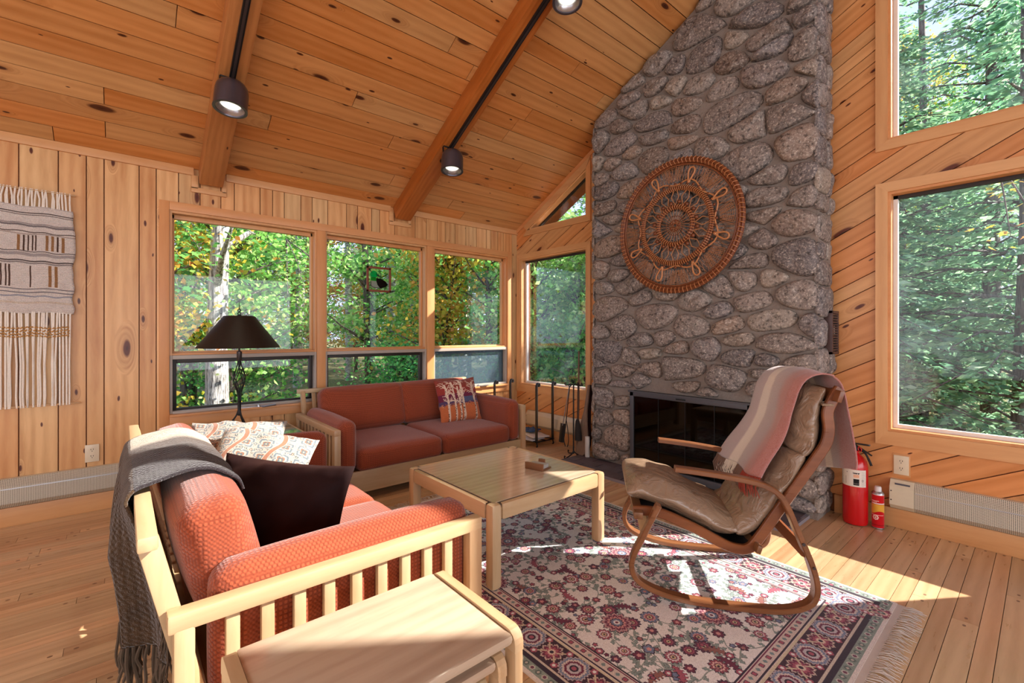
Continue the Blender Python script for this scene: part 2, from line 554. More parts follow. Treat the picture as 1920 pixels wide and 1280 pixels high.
t = NT('mortar')
tc = t.n('TexCoord').outputs['Object']
n1 = t.noise(tc, 7, 4, 0.6); n2 = t.noise(tc, 60, 3, 0.7)
c = t.mix(n1, S(132, 120, 110), S(172, 158, 146))
t.bsdf(t.mix(t.math('MULTIPLY', n2, 0.4), c, S(84, 74, 66)), 0.9, t.bump(t.math('ADD', n1, t.math('MULTIPLY', n2, 0.4)), 0.9, 0.02), 0, 0.2)
M['mortar'] = t.mat

t = NT('slate')
tc = t.n('TexCoord').outputs['Object']
oi = t.n('ObjectInfo').outputs['Random']
n1 = t.noise(t.vmath('ADD', tc, t.n('CombineXYZ', i_0=t.math('MULTIPLY', oi, 50.0)).outputs[0]), 14, 5, 0.6)
c = t.mix(n1, S(62, 56, 62), S(112, 102, 108))
t.bsdf(t.mix(t.math('MULTIPLY', oi, 0.35), c, S(88, 68, 66)), 0.5, t.bump(n1, 0.4, 0.006), 0, 0.4)
M['slate'] = t.mat
M['grout'] = plain('pale_grout', S(142, 134, 138), 0.9)

# ------------------------------------------------------------------ room numbers
AX = -4.193          # face of the window wall
BY = 3.652           # face of the back wall
SL = 0.533           # roof rise per metre
PHI = math.atan(SL)
RIDGE = 0.5
CE = 2.437
def zc(x):
    return CE + SL * (x - AX) if x <= RIDGE else CE + SL * (RIDGE - AX) - SL * (x - RIDGE)
EAVE2 = RIDGE + (RIDGE - AX)
rnd = random.Random(7)

def planks(parent, regions, origin, ex, ey, ez, th, seams, ang, mat, gap=0.005, joints=None, name='plank', amin=-99, pegs=False, split=None):
    """boards in the plane ex,ey at angle ang, one object each; seams are the board edges across;
    regions are convex polygons; joints(i)->cuts along the board"""
    ca, sa = math.cos(ang), math.sin(ang)
    ex, ey, ez, o = V(ex), V(ey), V(ez), V(origin)
    al, ac = ex * ca + ey * sa, -ex * sa + ey * ca
    for i in range(len(seams) - 1):
        c0, c1 = seams[i] + gap / 2, seams[i + 1] - gap / 2
        strips = []
        for rg in regions:
            q = [(p[0] * ca + p[1] * sa, -p[0] * sa + p[1] * ca) for p in rg]
            q = clip(q, 0, 1, c1); 
            if len(q) > 2: q = clip(q, 0, -1, -c0)
            if len(q) > 2 and poly_area(q) > 1e-5: strips.append(q)
        if not strips: continue
        lo = min(p[0] for q in strips for p in q); hi = max(p[0] for q in strips for p in q)
        cuts = [lo - 1] + sorted(x for x in (joints(i) if joints else []) if lo + 0.05 < x < hi - 0.05) + [hi + 1]
        for k in range(len(cuts) - 1):
            g2 = gap * 0.35
            sub = []
            for q in strips:
                r = clip(q, 1, 0, cuts[k + 1] - g2)
                if len(r) > 2: r = clip(r, -1, 0, -(cuts[k] + g2))
                if len(r) > 2 and poly_area(r) > 1e-5: sub.append(r)
            if not sub: continue
            l0 = min(p[0] for q in sub for p in q); l1 = max(p[0] for q in sub for p in q)
            cm = (c0 + c1) / 2
            mb = MB()
            for q in sub:
                mb.prism([(p[0] - l0, p[1] - cm) for p in q], (0, 0, 0), (1, 0, 0), (0, 1, 0), (0, 0, 1), th)
            if pegs:
                for px in ((0.035, l1 - l0 - 0.035)):
                    for py in (0.0,):
                        ring = [(px + 0.0085 * math.cos(a * PI / 4), py + 0.006 * math.sin(a * PI / 4)) for a in range(8)]
                        mb.prism(ring, (0, 0, th), (1, 0, 0), (0, 1, 0), (0, 0, 1), 0.0003, mi=1)
            ob = mb.build(name, [mat, M['peg']] if pegs else mat, parent, smooth=False)
            pos = o + al * l0 + ac * cm
            ob.matrix_local = Matrix(((al.x, ac.x, ez.x, pos.x), (al.y, ac.y, ez.y, pos.y), (al.z, ac.z, ez.z, pos.z), (0, 0, 0, 1)))

def rect(x0, x1, y0, y1):
    return [(x0, y0), (x1, y0), (x1, y1), (x0, y1)]

# ------------------------------------------------------------------ floor
mb = MB(); mb.box(AX - 0.1, EAVE2 + 0.1, -4.1, BY + 0.1, -0.12, -0.016)
floor = mb.build('floor', M['floor_gap'], None, smooth=False); tag(floor, kind='structure')
seams = [AX - 0.005]
wseq = [0.082, 0.058, 0.076, 0.060, 0.088, 0.056, 0.080, 0.062]
k = 0
while seams[-1] < 0.62:
    seams.append(seams[-1] + wseq[k % 8]); k += 1
fj = {}
for i in range(len(seams)):
    y = -1.0 + rnd.uniform(0, 1.2); c = []
    while y < BY: 
        c.append(y); y += rnd.choice((1.0, 1.25, 1.5, 1.9, 2.2)) * rnd.uniform(0.9, 1.1)
    fj[i] = c
# board direction is +Y: along axis at 90 degrees, across axis is -X
planks(floor, [rect(AX, 0.6, -0.9, BY)], (0, 0, -0.016), (1, 0, 0), (0, 1, 0), (0, 0, 1), 0.016, [-x for x in reversed(seams)], PI / 2, M['floor'], gap=0.0022, joints=lambda i: fj[i % len(fj)], pegs=True)
mb = MB()
y = -4.0
mb.box(AX, 0.6, -4.0, -0.902, -0.016, 0); mb.box(0.602, EAVE2, -4.0, BY, -0.016, 0)
o = mb.build('floor_boards_behind', M['floor'], floor, smooth=False); tag(o, kind='stuff')

# ------------------------------------------------------------------ window wall (left)
wins_l = [(0.262, 1.308), (1.378, 2.408), (2.488, 3.498)]
WZ0, WZ1 = 0.588, 2.105
regs = [rect(-4.0, wins_l[0][0], 0, CE), rect(wins_l[2][1], BY + 0.02, 0, CE), rect(wins_l[0][0], wins_l[2][1], 0, WZ0), rect(wins_l[0][0], wins_l[2][1], WZ1, CE),
        rect(wins_l[0][1], wins_l[1][0], WZ0, WZ1), rect(wins_l[1][1], wins_l[2][0], WZ0, WZ1)]
mb = MB()
for r in regs:
    mb.box(AX - 0.14, AX - 0.012, r[0][0], r[1][0], r[0][1], r[2][1])
wall_l = mb.build('wall_left', M['groove'], None, smooth=False); tag(wall_l, kind='structure')
sm = [-1.13, -0.93, -0.82, -0.66, -0.495, -0.318, -0.184, -0.095, 0.091, 0.187, 0.318, 0.451, 0.586, 0.677, 0.86, 0.953, 1.043, 1.175, 1.269, 1.402, 1.573, 1.677, 1.812, 1.893, 2.05, 2.275, 2.409, 2.537, 2.636, 2.761, 2.901, 3.047, 3.186, 3.251, 3.356, 3.437, 3.576, 3.66]
planks(wall_l, [rect(-1.13, 0.262, 0.12, CE)] + [rect(r[0][0], r[1][0], max(r[0][1], 0.12), r[2][1]) for r in regs[1:]], (AX - 0.012, 0, 0), (0, 1, 0), (0, 0, 1), (1, 0, 0), 0.012, [-x for x in reversed(sm)], PI / 2, M['pine_wall'], gap=0.006)
mb = MB(); mb.box(AX - 0.012, AX, -4.0, -1.135, 0.12, CE)
tag(mb.build('wall_boards_beyond', M['pine_wall'], wall_l, smooth=False), kind='stuff')

# baseboard and crown
mb = MB(); mb.box(AX - 0.012, AX + 0.02, -4.0, BY - 0.02, 0.0, 0.118, 0.003)
tag(mb.build('baseboard_left', M['trim_y'], None), kind='structure')
mb = MB()
ys = [-4.0, 0.44 - 0.03, 0.59 + 0.03, 2.03 - 0.03, 2.19 + 0.03, BY]
for a, b in ((ys[0], ys[1]), (ys[2], ys[3]), (ys[4], ys[5])):
    mb.box(AX, AX + 0.02, a, b, CE - 0.05, CE + 0.006, 0.002)
for a, b in ((0.44, 0.59), (2.03, 2.19)):
    mb.box(AX, AX + 0.02, a - 0.045, a - 0.002, 2.29, CE - 0.05, 0.002); mb.box(AX, AX + 0.02, b + 0.002, b + 0.03, 2.29, CE - 0.05, 0.002)
    mb.box(AX, AX + 0.02, a - 0.045, b + 0.03, 2.262, 2.30, 0.002)
tag(mb.build('trim_1', M['trim_y'], None), kind='structure')

def window_left(n, y0, y1, lower_screen=False):
    w = thing('window_%d' % n, (AX, (y0 + y1) / 2, 0), kind='structure')
    x0 = AX - 0.11
    mb = MB()   # jamb lining
    mb.box(x0, AX, y0, y0 + 0.018, WZ0, WZ1); mb.box(x0, AX, y1 - 0.018, y1, WZ0, WZ1)
    mb.box(x0, AX, y0 + 0.018, y1 - 0.018, WZ1 - 0.018, WZ1); mb.box(x0, AX, y0 + 0.018, y1 - 0.018, WZ0, WZ0 + 0.012)
    mb.build('jamb', M['trim_z'], w, world=True, smooth=False)
    mb = MB()
    for (a, b, c, d) in ((y0 + 0.018, y0 + 0.036, 1.06, WZ1 - 0.018), (y1 - 0.036, y1 - 0.018, 1.06, WZ1 - 0.018), (y0 + 0.018, y1 - 0.018, WZ1 - 0.05, WZ1 - 0.018), (y0 + 0.018, y1 - 0.018, 1.045, 1.062)):
        mb.box(x0 + 0.01, x0 + 0.05, a, b, c, d, 0.003)
    mb.build('glass_stop', M['trim_z'], w, world=True)
    mb = MB(); mb.box(x0 + 0.028, x0 + 0.032, y0 + 0.03, y1 - 0.03, 1.05, WZ1 - 0.04)
    mb.build('pane', M['glass'], w, world=True, smooth=False)
    mb = MB()
    mb.box(x0, AX - 0.004, y0 + 0.01, y1 - 0.01, 1.034, 1.050, 0.003)
    mb.build('mid_rail', M['trim_y'], w, world=True)
    mb = MB()
    for (a, b, c, d) in ((y0 + 0.003, y0 + 0.020, 0.604, 1.034), (y1 - 0.020, y1 - 0.003, 0.604, 1.034), (y0 + 0.020, y1 - 0.020, 1.004, 1.034), (y0 + 0.020, y1 - 0.020, 0.600, 0.620)):
        mb.box(x0 + 0.05, AX + 0.004, a, b, c, d, 0.003)
    mb.build('sash_trim', M['grey_trim'], w, world=True)
    mb = MB()
    for (a, b, c, d) in ((y0 + 0.02, y0 + 0.048, 0.62, 1.004), (y1 - 0.048, y1 - 0.02, 0.62, 1.004), (y0 + 0.048, y1 - 0.048, 0.972, 1.004), (y0 + 0.048, y1 - 0.048, 0.62, 0.634)):
        mb.box(x0 + 0.01, x0 + 0.055, a, b, c, d, 0.002)
    mb.build('awning_sash', M['dark_bronze'], w, world=True)
    mb = MB(); mb.box(x0 + 0.02, x0 + 0.024, y0 + 0.04, y1 - 0.04, 0.63, 0.98)
    mb.build('lower_pane', M['glass'], w, world=True, smooth=False)
    if lower_screen:
        mb = MB(); mb.box(x0 + 0.06, x0 + 0.062, y0 + 0.02, y1 - 0.03, 0.62, 1.004)
        mb.build('insect_screen', M['screen'], w, world=True, smooth=False)
    # crank
    ym = (y0 + y1) / 2 + 0.08
    mb = MB()
    mb.box(AX + 0.004, AX + 0.024, ym - 0.16, ym - 0.02, 0.598, 0.604, 0.002)
    mb.tube([(AX + 0.02, ym - 0.03, 0.605), (AX + 0.05, ym + 0.01, 0.60), (AX + 0.06, ym + 0.10, 0.61)], [0.006, 0.006, 0.008], 8)
    mb.lathe([(0.012, 0), (0.014, 0.01), (0.008, 0.026)], 10, (AX + 0.03, ym - 0.02, 0.594))
    mb.build('crank_handle', M['steel'], w, world=True)
    return w
for i, (a, b) in enumerate(wins_l):
    window_left(i + 1, a, b, i == 2)
# casing boards of the band of windows
mb = MB()
def cb(y0, y1, z0, z1, c=0.003): mb.box(AX, AX + 0.018, y0, y1, z0, z1, c)
cb(0.203, 0.262, 0.515, 2.168); cb(1.306, 1.380, 0.588, 2.105); cb(2.406, 2.490, 0.588, 2.105); cb(3.496, 3.560, 0.515, 2.168)
tag(mb.build('trim_2', M['trim_z'], None), kind='structure')
mb = MB()
cb(0.262, 3.496, 2.105, 2.168); cb(0.262, 3.496, 0.515, 0.588)
mb.box(AX, AX + 0.045, 0.262, 3.496, 0.582, 0.600, 0.004)
tag(mb.build('trim_3', M['trim_y'], None), kind='structure')

# ------------------------------------------------------------------ back wall
TZ = 2.41
lowR = (-0.65, 0.36)
upT = lambda x: zc(x) - 0.30
backL = [[(AX, 0), (-4.12, 0), (-4.12, zc(-4.12)), (AX, zc(AX))], rect(-4.12, -3.09, 0, 0.588), rect(-4.12, -3.09, 2.08, TZ),
         [(-4.12, TZ), (-4.0, TZ), (-3.09, TZ + SL * 0.91), (-3.09, zc(-3.09)), (-4.12, zc(-4.12))],
         [(-3.09, 0), (-2.6, 0), (-2.6, zc(-2.6)), (-3.09, zc(-3.09))]]
backM = [[(-2.6, 0), (-1.1, 0), (-1.1, zc(-1.1)), (-2.6, zc(-2.6))]]
backR = [[(-1.1, 0), (-0.65, 0), (-0.65, zc(-0.65)), (-1.1, zc(-1.1))], rect(lowR[0], lowR[1], 0, 0.588), rect(lowR[0], lowR[1], 2.08, 2.404),
         [(lowR[0], upT(lowR[0])), (lowR[1], upT(lowR[1])), (lowR[1], zc(lowR[1])), (lowR[0], zc(lowR[0]))],
         [(lowR[1], 0), (0.49, 0), (0.49, zc(0.49)), (lowR[1], zc(lowR[1]))]]
backX = [rect(0.49, 1.30, 0, 2.404), [(0.49, 4.2), (1.30, 4.2), (1.30, zc(1.30)), (0.5, zc(0.5)), (0.49, zc(0.49))],
         [(1.30, 0), (EAVE2, 0), (EAVE2, zc(EAVE2)), (1.30, zc(1.30))]]
mb = MB()
for r in backL + backM + backR + backX:
    mb.prism(r, (0, BY + 0.012, 0), (1, 0, 0), (0, 0, 1), (0, 1, 0), 0.14)
wall_b = mb.build('wall_back', M['groove'], None, smooth=False); tag(wall_b, kind='structure')
cs = []   # seams measured as height where the board edge crosses x=-0.72
for v_ in (0.0, 0.13, 0.29, 0.45, 0.566, 0.645, 0.776, 0.89, 1.031, 1.152, 1.35, 1.50, 1.592, 1.711, 1.842, 1.95, 2.125, 2.26, 2.37, 2.529, 2.654, 2.824, 2.926, 3.0, 3.079, 3.181, 3.295, 3.42, 3.58, 3.72, 3.9, 4.05, 4.25, 4.5):
    cs.append(v_)
for v_ in np.arange(4.65, 6.0, 0.15): cs.append(float(v_))
lows = [-0.15, -0.3, -0.45, -0.6, -0.75, -0.92]
cs = sorted(lows + cs)
ca = math.cos(PHI)
seamsb = [(v_ + SL * 0.72) * ca for v_ in cs]
clipz = [[p for p in clip(r, 0, -1, -0.12)] for r in backL + backR]
planks(wall_b, clipz, (0, BY + 0.012, 0), (1, 0, 0), (0, 0, 1), (0, -1, 0), 0.012, seamsb, PHI, M['pine_back'], gap=0.006)
mb = MB()
for r in backX: mb.prism(r, (0, BY + 0.012, 0), (1, 0, 0), (0, 0, 1), (0, -1, 0), 0.012)
tag(mb.build('wall_boards_beyond', M['pine_back'], wall_b, smooth=False), kind='stuff')
mb = MB(); mb.box(AX + 0.02, -2.80, BY - 0.02, BY + 0.012, 0, 0.118, 0.003); mb.box(-0.93, EAVE2, BY - 0.02, BY + 0.012, 0, 0.118, 0.003)
tag(mb.build('baseboard_back', M['trim_x'], None), kind='structure')

def window_back(n, x0, x1, z0, z1, dusty=True, left_vinyl=True, slope=None, apron=True, dark=False):
    """slope: function x->top height, for the windows under the roof"""
    w = thing('window_%d' % n, ((x0 + x1) / 2, BY, 0), kind='structure')
    top = slope if slope else (lambda x: z1)
    cw = 0.06
    mb = MB()
    E = (0, BY - 0.018, 0), (1, 0, 0), (0, 0, 1), (0, 1, 0), 0.018
    if not (slope and top(x0) - z0 < 0.02):
        mb.prism([(x0 - cw, z0 - (0.085 if apron == 2 else cw)), (x0, z0), (x0, top(x0)), (x0 - cw, top(x0) + cw * (1 if not slope else 1.1))], *E)
    mb.prism([(x1, z0), (x1 + cw, z0 - (0.085 if apron == 2 else cw)), (x1 + cw, top(x1) + cw + (SL * cw if slope else 0)), (x1, top(x1))], *E)
    mb.build('side_casing', M['trim_z'], w, world=True, smooth=False)
    mb = MB()
    k = 0.09 if slope else cw
    mb.prism([(x0, top(x0)), (x1, top(x1)), (x1 + cw, top(x1) + k + (SL * cw if slope else 0)), (x0 - cw, top(x0) + k - (SL * cw if slope else 0))], *E)
    if apron:
        ap = 0.085 if apron == 2 else cw
        mb.prism([(x0 - cw, z0 - ap), (x1 + cw, z0 - ap), (x1, z0), (x0, z0)], *E)
    mb.build('head_casing', M['trim_x'], w, world=True, smooth=False)
    y1 = BY + 0.10
    mb = MB()   # jamb lining
    tk = 0.015
    def sl(x): return top(x)
    if not (slope and top(x0) - z0 < 0.02):
        mb.box(x0, x0 + tk, BY - 0.004, y1, z0, sl(x0))
    mb.box(x1 - tk, x1, BY - 0.004, y1, z0, sl(x1)); mb.box(x0 + tk, x1 - tk, BY - 0.0035, y1, z0, z0 + tk)
    mb.prism([(x0 + tk, sl(x0 + tk) - tk), (x1 - tk, sl(x1 - tk) - tk), (x1 - tk, sl(x1 - tk)), (x0 + tk, sl(x0 + tk))], (0, BY - 0.0035, 0), (1, 0, 0), (0, 0, 1), (0, 1, 0), y1 - BY + 0.0035)
    mb.build('jamb', M['trim_x'], w, world=True, smooth=False)
    mb = MB()   # white stop around the glass
    s = 0.022
    if not (slope and top(x0) - z0 < 0.02):
        mb.box(x0 + tk, x0 + tk + s, y1 - 0.035, y1 - 0.005, z0 + tk, sl(x0) - tk)
    mb.box(x1 - tk - s, x1 - tk, y1 - 0.035, y1 - 0.005, z0 + tk, sl(x1) - tk)
    mb.box(x0 + tk + s, x1 - tk - s, y1 - 0.0345, y1 - 0.005, z0 + tk, z0 + tk + s)
    mb.build('glass_stop', M['white_vinyl'], w, world=True, smooth=False)
    mb = MB()
    mb.prism([(x0 + tk, sl(x0) - tk - s), (x1 - tk, sl(x1) - tk - s), (x1 - tk, sl(x1) - tk), (x0 + tk, sl(x0) - tk)], (0, y1 - 0.035, 0), (1, 0, 0), (0, 0, 1), (0, 1, 0), 0.03)
    mb.build('top_stop', M['dark_bronze'], w, world=True, smooth=False)
    mb = MB()
    mb.prism([(x0, z0 + 0.01), (x1, z0 + 0.01), (x1, sl(x1) - 0.01), (x0, sl(x0) - 0.01)] if sl(x0) - z0 > 0.03 else [(x0 + 0.03, z0 + 0.01), (x1, z0 + 0.01), (x1, sl(x1) - 0.01)], (0, y1 - 0.022, 0), (1, 0, 0), (0, 0, 1), (0, 1, 0), 0.004)
    mb.build('pane', M['glass_dusty'] if dusty else M['glass'], w, world=True, smooth=False)
    return w
window_back(4, -4.12, -3.09, 0.588, 2.08, apron=2)
window_back(5, -4.0, -3.09, TZ, 0, slope=lambda x: TZ + SL * (x + 4.0), apron=1)
window_back(6, lowR[0], lowR[1], 0.588, 2.08, apron=2)
window_back(7, lowR[0], lowR[1], 2.404, 0, slope=upT, apron=1)
window_back(8, 0.49, 1.30, 2.404, 4.2, apron=1)  # unseen window, added and sized so sun reaches the near side table
# rake board under the roof in the corner
mb = MB()
mb.prism([(AX + 0.02, zc(AX + 0.02) - 0.045), (-2.78, zc(-2.78) - 0.045), (-2.78, zc(-2.78)), (AX + 0.02, zc(AX + 0.02))], (0, BY - 0.02, 0), (1, 0, 0), (0, 0, 1), (0, 1, 0), 0.02)
tag(mb.build('trim_4', M['trim_x'], None, smooth=False), kind='structure')

# the unseen sides of the room
mb = MB(); mb.box(AX - 0.14, EAVE2, -4.14, -4.0, 0, 5.0)
tag(mb.build('wall_rear', M['pine_back'], None, smooth=False), kind='structure')
mb = MB(); mb.box(EAVE2, EAVE2 + 0.14, -4.14, BY + 0.14, 0, 2.5)
tag(mb.build('wall_right', M['pine_back'], None, smooth=False), kind='structure')

# ------------------------------------------------------------------ ceiling
LS = (RIDGE - AX) / math.cos(PHI)
slope_v = V((math.cos(PHI), 0, math.sin(PHI)))
nrm_in = V((math.sin(PHI), 0, -math.cos(PHI)))
mb = MB()
Ms = Matrix(((0, slope_v.x, nrm_in.x, AX), (1, 0, 0, 0), (0, slope_v.z, nrm_in.z, CE), (0, 0, 0, 1)))
mb.box(-4.1, BY + 0.45, -0.35, LS, -0.20, -0.014, M=Ms)
s2 = V((-math.cos(PHI), 0, math.sin(PHI))); n2 = V((-math.sin(PHI), 0, -math.cos(PHI)))
Ms2 = Matrix(((0, s2.x, n2.x, EAVE2), (1, 0, 0, 0), (0, s2.z, n2.z, CE), (0, 0, 0, 1)))
mb.box(-4.1, BY + 0.45, -0.35, LS, -0.20, -0.002, M=Ms2)
ceil = mb.build('ceiling', M['groove'], None, smooth=False); tag(ceil, kind='structure')
cs = [0.0]
while cs[-1] < LS - 0.1: cs.append(cs[-1] + rnd.choice((0.128, 0.132, 0.136)))
cj = {}
for i in range(len(cs)):
    c = []; y = -2.2 + rnd.uniform(0, 2.5)
    while y < BY:
        c.append(y); y += rnd.uniform(2.2, 4.2)
    cj[i] = c
planks(ceil, [rect(-2.6, BY, 0, LS)], V((AX, 0, CE)) - nrm_in * 0.014, (0, 1, 0), tuple(slope_v), nrm_in, 0.014, cs, 0.0, M['pine_ceiling'], gap=0.006, joints=lambda i: cj[i])
mb = MB(); mb.box(-4.0, -2.602, 0, LS, -0.014, 0, M=Ms)
tag(mb.build('ceiling_boards_behind', M['pine_ceiling'], ceil, smooth=False), kind='stuff')

# beams across the slope: deep axis square to the roof
def beam(y0, y1):
    d = 0.135
    b = thing('ceiling_beam', (AX, (y0 + y1) / 2, CE), kind='structure')
    mb = MB()
    w = y1 - y0
    prof = [(0.012, -0.105), (LS, -d), (LS, 0), (0.012, 0)]
    mb.box(0.0, LS, -w / 2, w / 2, -d, 0.0, 0.004)
    o = mb.build('timber', M['beam'], b)
    o.rotation_euler = (0, -PHI, 0)
    return b
beams = [beam(0.44, 0.59), beam(2.03, 2.19), beam(-1.13, -0.98)]

# ------------------------------------------------------------------ stone chimney
CX0, CX1, CY = -2.765, -0.955, 3.385
FX0, FX1, FZ0, FZ1 = -2.34, -1.335, 0.045, 0.705
chim = thing('stone_chimney', ((CX0 + CX1) / 2, CY, 0), 'tall grey fieldstone chimney with the fireplace, rising to the pine ceiling', 'chimney')
mb = MB()
ctop = [(CX0, FZ1), (CX1, FZ1), (CX1, zc(CX1) - 0.01), (CX0, zc(CX0) - 0.01)]
for r in (ctop, rect(CX0, FX0, 0, FZ1), rect(FX1, CX1, 0, FZ1)):
    mb.prism(r, (0, CY, 0), (1, 0, 0), (0, 0, 1), (0, 1, 0), BY - CY - 0.002)
mb.box(FX0, FX1, CY, BY - 0.002, 0, FZ0)
mb.build('mortar_core', M['mortar'], chim, world=True, smooth=False)
srnd = random.Random(21)
def stone_mesh(poly, hgt, seed, ex, ey, ez, origin):
    """domed river stone on a rounded outline"""
    cx = sum(p[0] for p in poly) / len(poly); cy = sum(p[1] for p in poly) / len(poly)
    P = [(p[0] - cx, p[1] - cy) for p in poly]
    for _ in range(3):
        Q = []
        for i in range(len(P)):
            a, b = P[i], P[(i + 1) % len(P)]
            Q.append((a[0] * 0.75 + b[0] * 0.25, a[1] * 0.75 + b[1] * 0.25)); Q.append((a[0] * 0.25 + b[0] * 0.75, a[1] * 0.25 + b[1] * 0.75))
        P = Q
    # resample by angle
    n = 22; pts = []
    cum = [0]
    for i in range(len(P)):
        a, b = P[i], P[(i + 1) % len(P)]; cum.append(cum[-1] + math.hypot(b[0] - a[0], b[1] - a[1]))
    L = cum[-1]; j = 0
    for k in range(n):
        s_ = L * k / n
        while cum[j + 1] < s_: j += 1
        t_ = (s_ - cum[j]) / max(1e-6, cum[j + 1] - cum[j]); a, b = P[j], P[(j + 1) % len(P)]
        pts.append((a[0] + (b[0] - a[0]) * t_, a[1] + (b[1] - a[1]) * t_))
    rings = [(1.0, -0.012), (1.02, 0.12), (0.98, 0.49), (0.90, 0.70), (0.76, 0.90), (0.52, 0.99), (0.26, 1.0)]
    vs = []
    tilt = (srnd.uniform(-0.25, 0.25), srnd.uniform(-0.25, 0.25))
    for (r_, h_) in rings:
        for (x, y) in pts:
            nz = mnoise.noise(V((x * 9 + seed * 3.1, y * 9, h_ * 1.7 + seed)))
            nb = mnoise.noise(V((x * 24 + seed, y * 24, seed * 0.7)))
            hh = h_ * hgt if h_ > 0 else h_
            rr = r_ * (1 + 0.05 * nz)
            up = hh * (1 + 0.32 * nz * (1 if h_ > 0 else 0) + tilt[0] * x / 0.1 * 0.6 + tilt[1] * y / 0.08 * 0.6) + (0.004 * nb if h_ > 0.1 else 0)
            vs.append((x * rr, y * rr, max(up, -0.012)))
    vs.append((0, 0, hgt * (1 + 0.2 * mnoise.noise(V((seed, 0, 1))))))
    fs = []
    R_ = len(rings)
    for i in range(R_ - 1):
        for k in range(n):
            k2 = (k + 1) % n
            fs.append((i * n + k, i * n + k2, (i + 1) * n + k2, (i + 1) * n + k))
    for k in range(n): fs.append(((R_ - 1) * n + k, (R_ - 1) * n + (k + 1) % n, R_ * n))
    mb = MB(); mb.add(vs, fs)
    o = mb.build('stone', M['stone'], chim, ang=0)
    pos = V(origin) + V(ex) * cx + V(ey) * cy - chim.location
    ex, ey, ez = V(ex), V(ey), V(ez)
    o.matrix_local = Matrix(((ex.x, ey.x, ez.x, pos.x), (ex.y, ey.y, ez.y, pos.y), (ex.z, ey.z, ez.z, pos.z), (0, 0, 0, 1)))
    return o

def lay_stones(regions, ex, ey, ez, origin, rmin, rmax, asp=1.45, over=0.0):
    xs = [p[0] for r in regions for p in r]; ys_ = [p[1] for r in regions for p in r]
    x0, x1, y0, y1 = min(xs), max(xs), min(ys_), max(ys_)
    seeds = []
    for _ in range(9000):
        x, y = srnd.uniform(x0, x1), srnd.uniform(y0, y1)
        r = rmin + (rmax - rmin) * srnd.random() ** 1.5
        if any((x0_ - x) ** 2 / asp ** 2 + (y0_ - y) ** 2 < ((r + r0) / 2) ** 2 for x0_, y0_, r0 in seeds): continue
        seeds.append((x, y, r))
    def inside(p, poly):
        s_ = 0
        for i in range(len(poly)):
            a, b = poly[i], poly[(i + 1) % len(poly)]
            if (b[0] - a[0]) * (p[1] - a[1]) - (b[1] - a[1]) * (p[0] - a[0]) < 0: s_ += 1
        return s_ == 0
    k = 0
    for (x, y, r) in seeds:
        reg = next((q for q in regions if inside((x, y), q)), None)
        if reg is None: continue
        cell = [p for p in reg]
        for (x2, y2, r2) in seeds:
            if (x2, y2) == (x, y) or abs(x2 - x) > 0.8 or abs(y2 - y) > 0.6: continue
            dx, dy = (x2 - x) / asp ** 2, (y2 - y)
            D = dx * (x2 - x) + dy * dy
            wgt = 0.5 + 0.25 * (r - r2) / max(r, r2)
            c_ = dx * x + dy * y + D * wgt
            cell = clip(cell, dx, dy, c_)
            if len(cell) < 3: break
        if len(cell) < 3 or poly_area(cell) < 0.0025: continue
        cx = sum(p[0] for p in cell) / len(cell); cy = sum(p[1] for p in cell) / len(cell)
        w_ = max(p[0] for p in cell) - min(p[0] for p in cell); h_ = max(p[1] for p in cell) - min(p[1] for p in cell)
        g = 0.010
        cell = [(cx + (p[0] - cx) * (1 - 2 * g / max(w_, 0.05)) , cy + (p[1] - cy) * (1 - 2 * g / max(h_, 0.05))) for p in cell]
        stone_mesh(cell, srnd.uniform(0.036, 0.066), k * 1.37 + x * 5, ex, ey, ez, origin); k += 1
    return k
ov = 0.015
n1 = lay_stones([[(CX0 - ov, FZ1 + 0.005), (CX1 + ov, FZ1 + 0.005), (CX1 + ov, zc(CX1) - 0.02), (CX0 - ov, zc(CX0) - 0.02)], rect(CX0 - ov, FX0 - 0.005, 0.03, FZ1 + 0.005), rect(FX1 + 0.005, CX1 + ov, 0.03, FZ1 + 0.005)],
           (1, 0, 0), (0, 0, 1), (0, -1, 0), (0, CY, 0), 0.095, 0.225, 1.65)
def lay_side(ex, ey, ez, origin, x0, x1, ztop):
    z = 0.03; k = 0
    while z < ztop - 0.08:
        h_ = srnd.uniform(0.11, 0.22); z1 = min(z + h_, ztop)
        spl = srnd.uniform(0.55, 0.8) if srnd.random() < 0.75 else 1.0
        xm = x0 + (x1 - x0) * spl
        for a, b in ((x0, xm), (xm, x1)):
            if b - a < 0.04: continue
            j = lambda: srnd.uniform(-0.012, 0.012)
            stone_mesh([(a + 0.008, z + 0.01 + j()), ((a + b) / 2, z + 0.006), (b - 0.008, z + 0.01 + j()), (b - 0.006, (z + z1) / 2), (b - 0.008, z1 - 0.01 + j()), ((a + b) / 2, z1 - 0.006), (a + 0.008, z1 - 0.01 + j()), (a + 0.006, (z + z1) / 2)], srnd.uniform(0.02, 0.035), z * 7 + a, ex, ey, ez, origin)
            k += 1
        z = z1
    return k
# right return faces +X, left return faces -X
n2_ = lay_side((0, 1, 0), (0, 0, 1), (1, 0, 0), (CX1, 0, 0), CY - 0.03, BY - 0.02, zc(CX1) - 0.05)
n3_ = lay_side((0, -1, 0), (0, 0, 1), (-1, 0, 0), (CX0, 0, 0), -(BY - 0.02), -(CY - 0.03), zc(CX0) - 0.05)
print('stones', n1, n2_, n3_)
